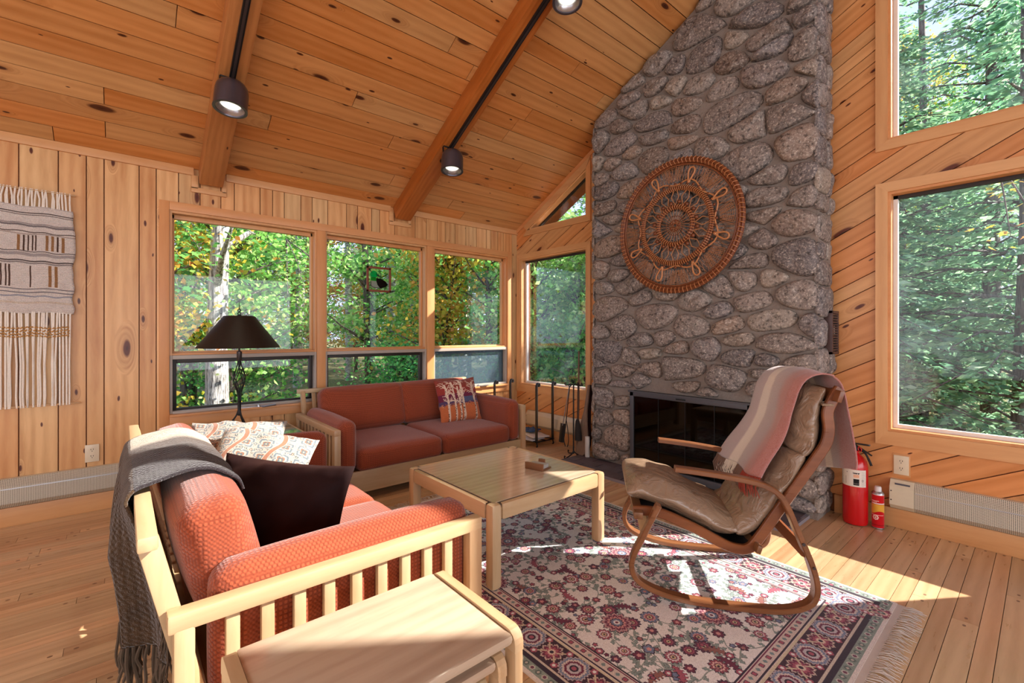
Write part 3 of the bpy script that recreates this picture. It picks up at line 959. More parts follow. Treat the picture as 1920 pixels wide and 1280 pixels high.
# firebox lining and the glass doors
mb = MB()
mb.box(FX0, FX0 + 0.02, CY + 0.01, BY - 0.01, FZ0, FZ1); mb.box(FX1 - 0.02, FX1, CY + 0.01, BY - 0.01, FZ0, FZ1)
mb.box(FX0, FX1, BY - 0.02, BY - 0.004, FZ0, FZ1); mb.box(FX0, FX1, CY + 0.01, BY - 0.01, FZ1 - 0.02, FZ1); mb.box(FX0, FX1, CY + 0.01, BY - 0.01, FZ0, FZ0 + 0.01)
mb.build('firebox', M['black'], chim, world=True, smooth=False)
mb = MB()
f0, f1 = CY - 0.055, CY - 0.015
mb.box(FX0, FX0 + 0.035, f0, f1, FZ0, FZ1 - 0.002, 0.003); mb.box(FX1 - 0.035, FX1, f0, f1, FZ0, FZ1 - 0.002, 0.003)
mb.box(FX0, FX1, f0, f1, FZ1 - 0.045, FZ1 - 0.002, 0.003); mb.box(FX0, FX1, f0, f1, FZ0 - 0.002, FZ0 + 0.05, 0.003)
mb.box(FX0 - 0.012, FX1 + 0.012, f0 - 0.01, f0, FZ1 - 0.01, FZ1 + 0.004)
mb.build('door_frame', plain('graphite_metal', S(84, 84, 88), 0.4, 0.2), chim, world=True)
for i in range(4):
    a = FX0 + 0.037 + i * (FX1 - FX0 - 0.074) / 4; b = FX0 + 0.037 + (i + 1) * (FX1 - FX0 - 0.074) / 4
    mb = MB(); mb.box(a + 0.002, b - 0.002, f0 + 0.012, f0 + 0.018, FZ0 + 0.055, FZ1 - 0.05)
    d_ = mb.build('glass_door', M['smoked'], chim, world=True, smooth=False)
    mb = MB(); mb.box(a, a + 0.0025, f0 + 0.008, f0 + 0.02, FZ0 + 0.055, FZ1 - 0.05); mb.box(b - 0.0025, b, f0 + 0.008, f0 + 0.02, FZ0 + 0.055, FZ1 - 0.05)
    e_ = MB(); e_ = mb.build('door_edge', M['black_metal'], d_, smooth=False); e_.location = -chim.location
mb = MB(); mb.box((FX0 + FX1) / 2 - 0.07, (FX0 + FX1) / 2 + 0.01, f0 - 0.006, f0, FZ1 - 0.034, FZ1 - 0.022, 0.001)
mb.build('damper_slide', M['black'], chim, world=True)

# hearth of slate tiles
mb = MB(); mb.box(-2.93, -1.0, 3.02, CY - 0.0, 0.0, 0.022)
hearth = mb.build('hearth', M['grout'], None, smooth=False); tag(hearth, kind='structure')
y = 3.023; row = 0
while y < CY - 0.03:
    hgt = 0.118; y1_ = min(y + hgt, CY - 0.002)
    x = -2.928 - (0.12 if row % 2 else 0)
    while x < -1.005:
        a, b = max(x, -2.928), min(x + 0.236, -1.002)
        if b - a > 0.02:
            mb = MB(); mb.box(a + 0.003, b - 0.003, y + 0.003, y1_ - 0.003, 0.016, 0.030 + srnd.uniform(0, 0.002), 0.002)
            ob = mb.build('slate_tile', M['slate'], hearth, smooth=False)
        x += 0.24
    y += hgt; row += 1

# ------------------------------------------------------------------ painted patterns (drawn here, pixel by pixel)
def to_image(name, A):
    h, w = A.shape[:2]
    im = bpy.data.images.new(name, w, h)
    out = np.ones((h, w, 4), np.float32); out[..., :3] = np.clip(A, 0, 255) / 255.0
    im.pixels.foreach_set(out[::-1].ravel())
    im.update()
    return im

def image_mat(name, im, rough=0.9, bumpscale=0, bump=0.4, spec=0.1, sheen=0.2, emit=False):
    t = NT(name)
    uv = t.n('TexCoord').outputs['UV']
    tx = t.n('TexImage', i_Vector=uv); tx.image = im
    nrm = None
    if bumpscale:
        nz = t.noise(t.n('TexCoord').outputs['Object'], bumpscale, 2, 0.7)
        nrm = t.bump(nz, bump, 0.003)
    t.bsdf(tx.outputs[0], rough, nrm, 0, spec, Sheen_Weight=sheen)
    return t.mat

class Paint:
    def __init__(s, w, h, col):
        s.A = np.zeros((h, w, 3), np.float32); s.A[:] = col; s.w, s.h = w, h
    def win(s, cx, cy, r):
        x0, x1 = max(0, int(cx - r)), min(s.w, int(cx + r) + 2); y0, y1 = max(0, int(cy - r)), min(s.h, int(cy + r) + 2)
        if x1 <= x0 or y1 <= y0: return None
        yy, xx = np.mgrid[y0:y1, x0:x1]
        return s.A[y0:y1, x0:x1], xx - cx, yy - cy
    def disc(s, cx, cy, r, col):
        q = s.win(cx, cy, r)
        if q is None: return
        a, x, y = q; a[x * x + y * y <= r * r] = col
    def line(s, x0, y0, x1, y1, r, col):
        L = math.hypot(x1 - x0, y1 - y0); n = max(1, int(L / max(0.8, r * 0.8)))
        for i in range(n + 1):
            s.disc(x0 + (x1 - x0) * i / n, y0 + (y1 - y0) * i / n, r, col)
    def flower(s, cx, cy, r, n, cols, phase=0.0, sharp=0.25, sq=1.0):
        q = s.win(cx, cy, r * 1.35)
        if q is None: return
        a, x, y = q
        th = np.arctan2(y, x * sq) + phase
        d = np.hypot(x * sq, y)
        lob = 1 + sharp * np.abs(np.cos(th * n / 2)) - sharp * 0.5 + 0.05 * np.cos(th * n * 3)
        for frac, c in cols:
            a[d <= r * frac * (lob if frac > 0.3 else 1)] = c
    def leaf(s, x, y, ang, L, wd, col, edge=None, teeth=5):
        q = s.win(x, y, L * 1.2)
        if q is None: return
        a, dx, dy = q
        ca, sa = math.cos(ang), math.sin(ang)
        u = dx * ca + dy * sa; v = -dx * sa + dy * ca
        v = v - 0.25 * L * np.sin(np.clip(u / L, 0, 1) * PI) * 0.6
        t_ = np.clip(u / L, 0, 1)
        half = wd * np.sin(t_ * PI) ** 0.7 * (1 + 0.35 * np.sign(np.sin(t_ * teeth * 2 * PI)))
        m = (u > 0) & (u < L) & (np.abs(v) < half)
        if edge is not None:
            m2 = (u > -1) & (u < L + 1) & (np.abs(v) < half + 1.3)
            a[m2] = edge
        a[m] = col

# ---- rug
RX0, RX1, RY0, RY1 = -2.86, -0.43, 1.08, 2.60
def paint_rug():
    W, H = 1480, 926            # 1.64 mm a pixel; x along the rug's length, row 0 at the back (y max)
    k = W / (RX1 - RX0)
    cream = (238, 232, 228); nav = (50, 32, 50); mar = (112, 38, 66); rose = (172, 86, 104); sage = (140, 156, 150); blue = (118, 130, 158); pink = (214, 150, 146); brown = (120, 92, 76)
    P = Paint(W, H, cream)
    r = random.Random(5)
    # field vines and flowers
    pts = []
    cell = 54
    for j in range(H // cell + 2):
        for i in range(W // cell + 2):
            pts.append((i * cell + r.uniform(-20, 20) + (cell / 2 if j % 2 else 0), j * cell + r.uniform(-20, 20)))
    for (x, y) in pts:
        for _ in range(2):
            a = r.uniform(0, 2 * PI); L = r.uniform(50, 95); b = a
            px, py = x, y
            for s_ in range(14):
                b += 0.13 * math.sin(s_ * 0.6 + x)
                qx, qy = px + math.cos(b) * L / 14, py + math.sin(b) * L / 14
                P.line(px, py, qx, qy, 1.4, (146, 154, 146)); px, py = qx, qy
                if s_ in (4, 8, 12):
                    P.leaf(px, py, b + r.choice((-1, 1)) * 0.9, 16, 3.6, sage, (96, 104, 98), 2)
    for idx, (x, y) in enumerate(pts):
        t_ = r.random()
        ph = r.uniform(0, 6)
        if t_ < 0.20:
            P.leaf(x, y, r.uniform(0, 6.28), 58, 9, r.choice((rose, mar, (150, 96, 88))), nav, 6)
            P.flower(x, y, 9, 6, [(1.15, nav), (0.9, rose), (0.4, cream)], ph)
        elif t_ < 0.62:
            R_ = r.uniform(12, 20)
            c1, c2 = r.choice(((mar, pink), (rose, cream), ((90, 40, 66), rose), (blue, pink), ((150, 70, 84), (230, 190, 180))))
            P.flower(x, y, R_, r.choice((8, 10, 12)), [(1.1, nav), (0.98, c1), (0.70, c2), (0.50, mar), (0.34, (210, 190, 150)), (0.16, nav)], ph, 0.3)
        else:
            R_ = r.uniform(9, 13)
            P.flower(x, y, R_, r.choice((5, 6, 8)), [(1.12, nav), (0.92, r.choice((mar, (96, 46, 72), blue, rose, (140, 60, 76)))), (0.42, pink)], ph, 0.4)
    for _ in range(330):
        x, y = r.uniform(0, W), r.uniform(0, H)
        P.flower(x, y, r.uniform(4.5, 7), 5, [(1.1, nav), (0.8, r.choice((rose, mar, blue, (170, 110, 110))))], r.uniform(0, 6), 0.4)
    # a few large palmettes
    for (x, y) in ((520, 560), (830, 330), (1040, 640), (300, 320), (700, 760), (1180, 430), (420, 760)):
        P.flower(x, y, 34, 12, [(1.06, nav), (0.98, (196, 150, 150)), (0.80, mar), (0.62, pink), (0.46, nav), (0.38, blue), (0.24, cream), (0.12, mar)], 0.3, 0.3)
    # borders, from inside outwards; distance to the edge in px
    yy, xx = np.mgrid[0:H, 0:W]
    de = np.minimum(np.minimum(xx, W - 1 - xx), np.minimum(yy, H - 1 - yy))
    horiz = (np.minimum(yy, H - 1 - yy) <= np.minimum(xx, W - 1 - xx))
    along = np.where(horiz, xx, yy)
    b0, b1, b2, b3, b4 = 8, 30, 42, 128, 158       # selvedge | sage guard | line | main | inner guard
    A = P.A
    m = (de < b4); A[m] = (222, 206, 196)
    m = (de >= b4) & (de < b4 + 4); A[m] = nav
    m = (de >= b4 - 5) & (de < b4 - 2); A[m] = mar
    g = (de >= b3 + 5) & (de < b4 - 6)
    A[g] = (214, 196, 186)
    m = (de >= b3) & (de < b3 + 4); A[m] = nav
    m = (de >= b3 - 8) & (de < b3 - 2); A[m] = (214, 200, 170)
    m = (de >= b2) & (de < b3 - 8); A[m] = (60, 30, 46)
    m = (de >= b2) & (de < b2 + 6); A[m] = (206, 192, 176)
    m = (de >= b1) & (de < b2); A[m] = nav
    m = (de >= b0) & (de < b1); A[m] = (136, 150, 140)
    m = (de < b0); A[m] = (224, 214, 208)
    # motifs along each border
    def sides():
        for ax in range(4):
            L = W if ax < 2 else H
            yield ax, L
    def pt(ax, s_, d):
        return (s_, d) if ax == 0 else (s_, H - 1 - d) if ax == 1 else (d, s_) if ax == 2 else (W - 1 - d, s_)
    for ax, L in sides():
        n = int(L / 132)
        for i in range(n + 1):
            s_ = L * i / n
            if s_ < 20 or s_ > L - 20: s_ = min(max(s_, 82), L - 82)
            x, y = pt(ax, s_, 85)
            P.flower(x, y, 33, 8, [(1.05, (190, 176, 176)), (0.95, blue), (0.80, (214, 198, 190)), (0.64, mar), (0.48, (196, 186, 190)), (0.3, nav), (0.18, rose)], 0.39, 0.10)
            xm, ym = pt(ax, s_ + L / n / 2, 85)
            P.flower(xm, ym, 23, 10, [(1.1, (206, 186, 170)), (0.92, mar), (0.66, rose), (0.4, (224, 200, 180)), (0.2, nav)], 0, 0.3)
            for sg in (-1, 1):
                for dd in (-26, 26):
                    x2, y2 = pt(ax, s_ + L / n / 2 + sg * 32, 85 + dd)
                    x3, y3 = pt(ax, s_ + L / n / 2 + sg * 12, 85 + dd * 0.2)
                    P.line(x3, y3, x2, y2, 2.2, (206, 190, 160)); P.flower(x2, y2, 8, 5, [(1.0, rose), (0.5, cream)])
        n = int(L / 19)
        for i in range(n):
            x, y = pt(ax, 8 + i * 19, 143)
            if i % 2: P.flower(x, y, 5.5, 4, [(1.1, nav), (0.85, rose)], 0.78)
            else: P.flower(x, y, 4.5, 4, [(1.0, (120, 140, 140))], 0)
            x, y = pt(ax, 8 + i * 19, 19)
            P.flower(x, y, 6.5, 6, [(1.0, (204, 200, 190)), (0.6, (110, 60, 80))] if i % 2 else [(1.0, (92, 104, 100)), (0.5, (190, 180, 170))], 0.2)
    # weave noise and slight fading
    rs = np.random.RandomState(3)
    A *= (1 + 0.07 * rs.randn(H, W, 1))
    A += 3 * np.sin(yy[..., None] * 2 * PI / 3.0)
    return to_image('rug_pattern', A)
M['rug'] = image_mat('rug_pile', paint_rug(), 0.95, 260, 0.5)
M['rug_edge'] = plain('rug_edge_yarn', S(206, 194, 184), 0.95)
rug = thing('area_rug', ((RX0 + RX1) / 2, (RY0 + RY1) / 2, 0), 'cream floral rug with dark red border and white fringe, under the coffee table', 'rug')
mb = MB()
mb.add([(RX0, RY0, 0.009), (RX1, RY0, 0.009), (RX1, RY1, 0.009), (RX0, RY1, 0.009)], [(0, 1, 2, 3)], 0, [[(0, 0), (1, 0), (1, 1), (0, 1)]])
mb.build('pile', M['rug'], rug, world=True, smooth=False)
mb = MB(); mb.box(RX0, RX1, RY0, RY1, 0.0004, 0.0088)
mb.build('backing', M['rug_edge'], rug, world=True, smooth=False)
mb = MB(); r_ = random.Random(3)
for (xe, sg) in ((RX1, 1), (RX0, -1)):
    mb.box(xe - 0.001 if sg > 0 else xe - 0.022, xe + 0.022 if sg > 0 else xe + 0.001, RY0 + 0.003, RY1 - 0.003, 0.0005, 0.007)
    y = RY0 + 0.004
    while y < RY1:
        L = r_.uniform(0.05, 0.085); dy = r_.uniform(-0.03, 0.03)
        pts = [(xe + sg * 0.018, y, 0.005), (xe + sg * (0.02 + L * 0.5), y + dy * 0.4 + r_.uniform(-.004, .004), 0.008 + r_.uniform(0, .008)), (xe + sg * (0.02 + L), y + dy, 0.003)]
        mb.tube(pts, [0.0016, 0.0018, 0.0012], 4, cap=False)
        y += r_.uniform(0.004, 0.008)
o = mb.build('fringe', M['rug_edge'], rug, world=True); tag(o, kind='stuff')

# ------------------------------------------------------------------ cushions and pillows
def rbox(mb, c, h, r, puff=(0, 0, 0), N=12, M4=None, mi=0, jit=0.0, seed=0):
    """soft rounded box: centre c, half sizes h, edge radius r, puff per axis"""
    idx = {}; vs = []; fs = []
    def vert(i, j, k):
        key = (i, j, k)
        if key in idx: return idx[key]
        p = [2 * i / N - 1, 2 * j / N - 1, 2 * k / N - 1]
        q = [math.copysign(abs(a) ** 0.75, a) if abs(a) < 1 else a for a in p]
        full = V([q[a] * h[a] for a in range(3)])
        core = V([max(-(h[a] - r), min(h[a] - r, full[a])) for a in range(3)])
        d = full - core
        if d.length > 1e-9: full = core + d.normalized() * min(d.length, r) if d.length > r else full
        out = V(full)
        for a in range(3):
            b_, c_ = [x for x in range(3) if x != a]
            out[a] += math.copysign(puff[a] * (1 - q[b_] ** 2) * (1 - q[c_] ** 2), p[a]) * abs(q[a])
        if jit:
            out += V((1, 1, 1)) * (jit * mnoise.noise(out * 9 + V((seed, 0, 0))))
        out = out + V(c)
        if M4 is not None: out = M4 @ out
        idx[key] = len(vs); vs.append(out)
        return idx[key]
    for a in range(3):
        for s_ in (0, N):
            for i in range(N):
                for j in range(N):
                    def mk(u, v):
                        t_ = [0, 0, 0]; t_[a] = s_; t_[(a + 1) % 3] = u; t_[(a + 2) % 3] = v
                        return vert(*t_)
                    f = [mk(i, j), mk(i + 1, j), mk(i + 1, j + 1), mk(i, j + 1)]
                    fs.append(tuple(f if s_ else f[::-1]))
    return mb.add(vs, fs, mi)

def pillow_mesh(w, h, t, seed=0, N=22, wr=0.008):
    mb = MB()
    def f(sgn):
        def g(u, v):
            a, b = 2 * u - 1, 2 * v - 1
            th = t / 2 * (max(0.0, 1 - a * a) ** 0.42) * (max(0.0, 1 - b * b) ** 0.42)
            x = a * w / 2 * (1 - 0.07 * (1 - b * b) ** 1.0 * abs(a) ** 3); y = b * h / 2 * (1 - 0.07 * (1 - a * a) * abs(b) ** 3)
            n_ = mnoise.noise(V((a * 2.3 + seed, b * 2.3, seed))) * wr * 2 + mnoise.noise(V((a * 6 + seed, b * 5, sgn))) * wr
            return (x, y, sgn * (th + 0.001 + n_ * min(1, th / 0.03)))
        return g
    mb.sheet(f(1), N, N); 
    k = len(mb.f)
    mb.sheet(f(-1), N, N)
    mb.f = mb.f[:k] + [q[::-1] for q in mb.f[k:]]; mb.uv = mb.uv[:k] + [q[::-1] for q in mb.uv[k:]]
    return mb

def orient(o, pos, xdir, ydir):
    x = V(xdir).normalized(); y = V(ydir); y = (y - x * y.dot(x)).normalized(); z = x.cross(y)
    m = Matrix(((x.x, y.x, z.x, pos[0]), (x.y, y.y, z.y, pos[1]), (x.z, y.z, z.z, pos[2]), (0, 0, 0, 1)))
    o.location = m.to_translation(); o.rotation_euler = m.to_euler()
    return o

# ------------------------------------------------------------------ loveseats
LW, LD = 1.76, 0.92
def loveseat(loc, rz, label, group):
    t = thing('loveseat', loc, label, 'sofa', rz, group)
    hx = LW / 2
    for s in (-1, 1):
        x = s * (hx - 0.0225)
        x0, x1 = x - 0.0225, x + 0.0225
        mb = MB(); mb.box(x0, x1, 0.012, 0.055, 0.0, 0.495, 0.006)
        mb.build('rear_post', M['oak_z'], t)
        mb = MB(); mb.box(x0, x1, LD - 0.055, LD, 0.0, 0.495, 0.006)
        mb.build('front_post', M['oak_z'], t)
        mb = MB(); mb.box(x0 - 0.0006, x1 + 0.0006, 0.0, LD, 0.485, 0.53, 0.007)
        mb.build('arm_rail', M['oak_y'], t)
        mb = MB(); mb.box(x0 + 0.008, x1 - 0.008, 0.05, LD - 0.05, 0.09, 0.145, 0.004)
        mb.build('lower_rail', M['oak_y'], t)
        n = 9
        for i in range(n):
            y = 0.055 + (LD - 0.11) * (i + 1) / (n + 1)
            mb = MB(); mb.box(x - 0.011, x + 0.011, y - 0.016, y + 0.016, 0.14, 0.49, 0.004)
            mb.build('slat', M['oak_z'], t)
    # leaning back frame
    bt, bb = V((0, -0.035, 0.705)), V((0, 0.10, 0.12))
    for s in (-1, 1):
        x = s * (hx - 0.065)
        mb = MB(); mb.beam((x, bb.y, bb.z), (x, bt.y, bt.z), 0.034, 0.045, (0, 1, 0.2), 0.006)
        mb.build('back_post', M['oak_z'], t)
    for k, (z, hh) in enumerate(((0.705, 0.036), (0.20, 0.03))):
        y = bt.y + (0.705 - z) / (0.705 - 0.12) * (bb.y - bt.y)
        mb = MB(); mb.box(-hx + 0.022 if k == 0 else -hx + 0.08, hx - 0.022 if k == 0 else hx - 0.08, y - 0.020, y + 0.020, z - hh / 2, z + hh / 2, 0.006)
        mb.build('back_rail', M['oak_x'], t)
    n = 15
    for i in range(n):
        x = -hx + 0.10 + (LW - 0.20) * (i + 0.5) / n
        mb = MB(); mb.beam((x, 0.08, 0.20), (x, -0.033, 0.69), 0.03, 0.012, (0, 1, 0.2), 0.003)
        mb.build('back_slat', M['oak_z'], t)
    mb = MB(); mb.box(-hx + 0.045, hx - 0.045, LD - 0.045, LD - 0.02, 0.06, 0.215, 0.004)
    mb.build('front_rail', M['oak_x'], t)
    mb = MB(); mb.box(-hx + 0.05, hx - 0.05, 0.10, LD - 0.046, 0.17, 0.20)
    mb.build('deck', M['oak_x'], t, smooth=False)
    # cushions
    for s in (-1, 1):
        mb = MB(); rbox(mb, (s * (hx - 0.045 - 0.065), 0.50, 0.395), (0.062, 0.405, 0.185), 0.055, (0.012, 0.004, 0.012), N=14)
        c = mb.build('arm_cushion', M['fabric'], t, ang=0)
    cw = (LW - 0.09 - 0.25) / 2
    for s in (-1, 1):
        mb = MB(); rbox(mb, (s * cw / 2, 0.555, 0.285), (cw / 2 - 0.003, 0.36, 0.082), 0.05, (0.003, 0.006, 0.016), N=16)
        c = mb.build('seat_cushion', M['fabric'], t, ang=0)
        mb = MB()
        for dz in (-0.055, 0.055):
            e = cw / 2 - 0.02
            mb.tube([(s * cw / 2 - e, 0.55, 0.285 + dz), (s * cw / 2 - e, 0.87, 0.285 + dz), (s * cw / 2 - e + 0.03, 0.905, 0.285 + dz), (s * cw / 2, 0.914, 0.285 + dz), (s * cw / 2 + e - 0.03, 0.905, 0.285 + dz), (s * cw / 2 + e, 0.87, 0.285 + dz), (s * cw / 2 + e, 0.55, 0.285 + dz)], 0.003, 6)
        mb.build('piping', M['fabric'], c)
        Mb = Matrix.Translation((s * cw * 0.5, 0.145, 0.545)) @ Matrix.Rotation(math.radians(13), 4, 'X')
        mb = MB(); rbox(mb, (0, 0, 0), (cw / 2 + (0.02 if s else 0), 0.085, 0.19), 0.06, (0.004, 0.025, 0.010), N=16, M4=Mb)
        mb.build('back_cushion', M['fabric'], t, ang=0)
    return t
SEAT_A = loveseat((-2.22, 0.08, 0.0004), 0, 'terracotta loveseat with slatted pale oak frame, draped with a knitted throw', 'pair of terracotta loveseats')
SEAT_B = copy_tree(SEAT_A)
SEAT_B.location = (-4.075, 1.98, 0.0004); SEAT_B.rotation_euler = (0, 0, -PI / 2)
SEAT_B['label'] = 'terracotta loveseat against the row of windows, birch tree pillow on it'

# ------------------------------------------------------------------ coffee table
ct = thing('coffee_table', (-2.055, 1.70, 0.0098), 'square pale oak coffee table standing on the rug', 'table')
hx, hy, H = 0.405, 0.41, 0.395
for sx in (-1, 1):
    for sy in (-1, 1):
        mb = MB(); mb.box(sx * hx - (0.058 if sx > 0 else 0), sx * hx + (0 if sx > 0 else 0.058), sy * hy - (0.058 if sy > 0 else 0), sy * hy + (0 if sy > 0 else 0.058), 0, H, 0.018)
        mb.build('leg', M['oak_z'], ct)
for s in (-1, 1):
    mb = MB(); mb.box(-hx + 0.060, hx - 0.060, s * hy - (0.032 if s > 0 else 0.001), s * hy + (0.001 if s > 0 else 0.032), H - 0.078, H - 0.001, 0.014)
    mb.build('apron', M['oak_x'], ct)
    mb = MB(); mb.box(s * hx - (0.032 if s > 0 else 0.001), s * hx + (0.001 if s > 0 else 0.032), -hy + 0.060, hy - 0.060, H - 0.078, H - 0.001, 0.014)
    mb.build('apron', M['oak_y'], ct)
mb = MB(); mb.box(-hx + 0.010, hx - 0.010, -hy + 0.010, hy - 0.010, H - 0.022, H - 0.004)
mb.build('inlay_line', plain('ebony_inlay', S(60, 38, 26), 0.5), ct, smooth=False)
for i in range(3):
    w3 = (2 * hx - 0.072) / 3
    a = -hx + 0.036 + i * w3
    mb = MB(); mb.box(a + 0.0006, a + w3 - 0.0006, -hy + 0.036, hy - 0.036, H - 0.02, H - 0.0005, 0.0008)
    mb.build('board', M['oak_top'], ct, smooth=False)
mb = MB()
# small wooden coaster stand
cs_ = thing('coaster_holder', (-1.95, 1.865, 0.4045), 'small wooden box with a grey coaster on the coffee table', 'box')
cs_.rotation_euler = (0, 0, math.radians(15))
mb = MB(); mb.box(-0.06, 0.06, -0.050, -0.036, 0, 0.040, 0.002); mb.box(-0.06, 0.06, -0.05, 0.05, 0, 0.006, 0.001)
mb.build('tray', M['teak_x'], cs_)
mb = MB(); mb.box(-0.02, 0.02, 0.036, 0.05, 0, 0.045, 0.002)
mb.build('back_tab', M['teak_x'], cs_)
mb = MB(); mb.box(-0.052, 0.052, -0.034, 0.034, 0.007, 0.028, 0.002)
mb.build('coaster', plain('grey_coaster', S(176, 176, 172), 0.6), cs_)

# ------------------------------------------------------------------ nest of tables in front
def nest(i, label):
    x0, x1 = -1.18 + 0.0 * i, -0.805 - 0.02 * i
    y0, y1 = 0.165 + 0.034 * i, 0.722 - 0.034 * i
    x0 += 0.03 * (i > 0)
    z = 0.50 - 0.058 * i
    t = thing('nesting_table', ((x0 + x1) / 2, (y0 + y1) / 2, 0.0004), label, 'side table', group='nest of three tables')
    L = lambda *a: (a[0] - (x0 + x1) / 2, a[1] - (x0 + x1) / 2, a[2] - (y0 + y1) / 2, a[3] - (y0 + y1) / 2, a[4], a[5])
    for (ya, yb) in ((y0, y0 + 0.026), (y1 - 0.026, y1)):
        for (xa, xb) in ((x0, x0 + 0.040), (x1 - 0.040, x1)):
            mb = MB(); mb.box(*L(xa, xb, ya + 0.0005, yb - 0.0005, 0, z - 0.046), 0.005); mb.build('leg', M['oak_z'], t)
        # rounded-shoulder top bar
        pts = []
        r = 0.03
        for (cx, a0) in ((x0 + r, PI), (x1 - r, PI / 2)):
            for k in range(5):
                a = a0 - k * PI / 8
                pts.append((cx + r * math.cos(a), z - r + r * math.sin(a)))
        poly = pts + [(x1, z - 0.05), (x1 - 0.04, z - 0.05), (x0 + 0.04, z - 0.05), (x0, z - 0.05)]
        poly = pts + [(x1, z - 0.048), (x0, z - 0.048)]
        mb = MB(); mb.prism([(p[0] - (x0 + x1) / 2, p[1]) for p in reversed(poly)], (0, ya - (y0 + y1) / 2, 0), (1, 0, 0), (0, 0, 1), (0, 1, 0), 0.026)
        mb.build('end_bar', M['oak_x'], t, smooth=False)
        mb = MB(); mb.box(*L(x0 + 0.035, x1 - 0.035, ya + 0.004, yb - 0.004, 0.03, 0.06), 0.004); mb.build('foot_rail', M['oak_x'], t)
    mb = MB(); mb.box(*L(x0 + 0.004, x1 - 0.004, y0 + 0.0262, y1 - 0.0262, z - 0.028, z - 0.004), 0.011)
    mb.build('table_top', M['oak_top'], t)
    return t
nest(0, 'pale oak side table nearest the camera, largest of the nest, sunlit on top')
nest(1, 'middle oak table of the nest, tucked directly under the largest one')
nest(2, 'smallest oak table of the nest, lowest under the other two')

# ------------------------------------------------------------------ corner end table and lamp
et = thing('end_table', (-3.74, 0.66, 0.0), 'oak end table with a green glass top in the corner between the loveseats', 'table')
mb = MB()
mb.box(-0.34, 0.34, -0.34, 0.34, 0.46, 0.492, 0.006)
mb.build('top_frame', M['oak_x'], et)
t = NT('green_glass_top'); t.bsdf(S(96, 120, 104), 0.06, None, 0, 0.8); M['green_glass'] = t.mat
mb = MB(); mb.box(-0.315, 0.315, -0.315, 0.315, 0.488, 0.497, 0.001)
mb.build('glass_top', M['green_glass'], et, smooth=False)
for sx in (-1, 1):
    for sy in (-1, 1):
        mb = MB(); mb.box(sx * 0.31 - 0.024, sx * 0.31 + 0.024, sy * 0.31 - 0.024, sy * 0.31 + 0.024, 0, 0.462, 0.006)
        mb.build('leg', M['oak_z'], et)
lamp = thing('table_lamp', (-3.83, 0.65, 0.4985), 'black wrought iron lamp with a dark tapered shade in front of the left window', 'lamp')
mb = MB(); N = 40
def shade(rad, rt, z0, z1, th=0.003):
    m_ = MB(); m_.lathe([(rad, z0), (rt, z1), (rt - th, z1), (rad - th, z0), (rad, z0)], 40, cap=False); return m_
t = NT('dark_parchment'); 
tc = t.n('TexCoord').outputs['Object']; nz = t.noise(tc, 60, 3, 0.7)
t.bsdf(t.mix(nz, S(20, 14, 10), S(40, 28, 18)), 0.55, t.bump(nz, 0.3, 0.002), 0, 0.3); M['shade'] = t.mat
o = shade(0.268, 0.098, 0.595, 0.825).build('lamp_shade', M['shade'], lamp)
mb = MB(); mb.lathe([(0.006, 0.60), (0.006, 0.83)], 8); mb.lathe([(0.012, 0.825), (0.014, 0.832), (0.005, 0.836)], 12)
for a in (0, 1):
    pts = [(0.010 * math.cos(2 * PI * k / 14 + a * PI), 0.010 * math.sin(2 * PI * k / 14 + a * PI), 0.832 + k * 0.0035) if k < 12 else (0, 0, 0.832 + k * 0.0035) for k in range(15)]
    mb.tube(pts, 0.0032, 6)
mb.tube([(0, 0, 0.875), (0, 0, 0.93)], [0.004, 0.001], 6)
mb.build('finial', M['black_metal'], lamp)
mb = MB(); mb.lathe([(0.014, 0.50), (0.017, 0.505), (0.017, 0.565), (0.008, 0.57), (0.005, 0.60)], 14)
mb.build('lamp_socket', M['bronze'], lamp)
mb = MB()
for k in range(8):
    a0 = 2 * PI * k / 8; pts = []
    for j in range(25):
        f_ = j / 24; z = 0.20 + 0.305 * f_
        rr = 0.008 + 0.034 * math.exp(-((f_ - 0.55) / 0.24) ** 2)
        tw = a0 + (2.4 if k % 2 else -2.4) * f_
        pts.append((rr * math.cos(tw), rr * math.sin(tw), z))
    mb.tube(pts, 0.0034, 5)
mb.build('twisted_cage', M['black_metal'], lamp)
mb = MB(); mb.lathe([(0.011, 0.10), (0.014, 0.115), (0.011, 0.13), (0.012, 0.20), (0.014, 0.21)], 14)
mb.build('stem', M['black_metal'], lamp)
for k in range(3):
    a = 2 * PI * k / 3 + 0.5
    ca, sa = math.cos(a), math.sin(a)
    mb = MB(); mb.tube(catmull([(0.006 * ca, 0.006 * sa, 0.14), (0.02 * ca, 0.02 * sa, 0.10), (0.055 * ca, 0.055 * sa, 0.05), (0.085 * ca, 0.085 * sa, 0.006), (0.105 * ca, 0.105 * sa, 0.012), (0.10 * ca, 0.10 * sa, 0.024)], 5), 0.0055, 7)
    mb.build('foot', M['black_metal'], lamp)
mb = MB(); mb.tube(catmull([(0.03, -0.03, 0.006), (0.02, -0.14, 0.004), (-0.06, -0.24, 0.004), (-0.16, -0.2, 0.004), (-0.2, -0.05, 0.004)], 6), 0.0025, 6)
mb.build('power_cord', M['black'], lamp)

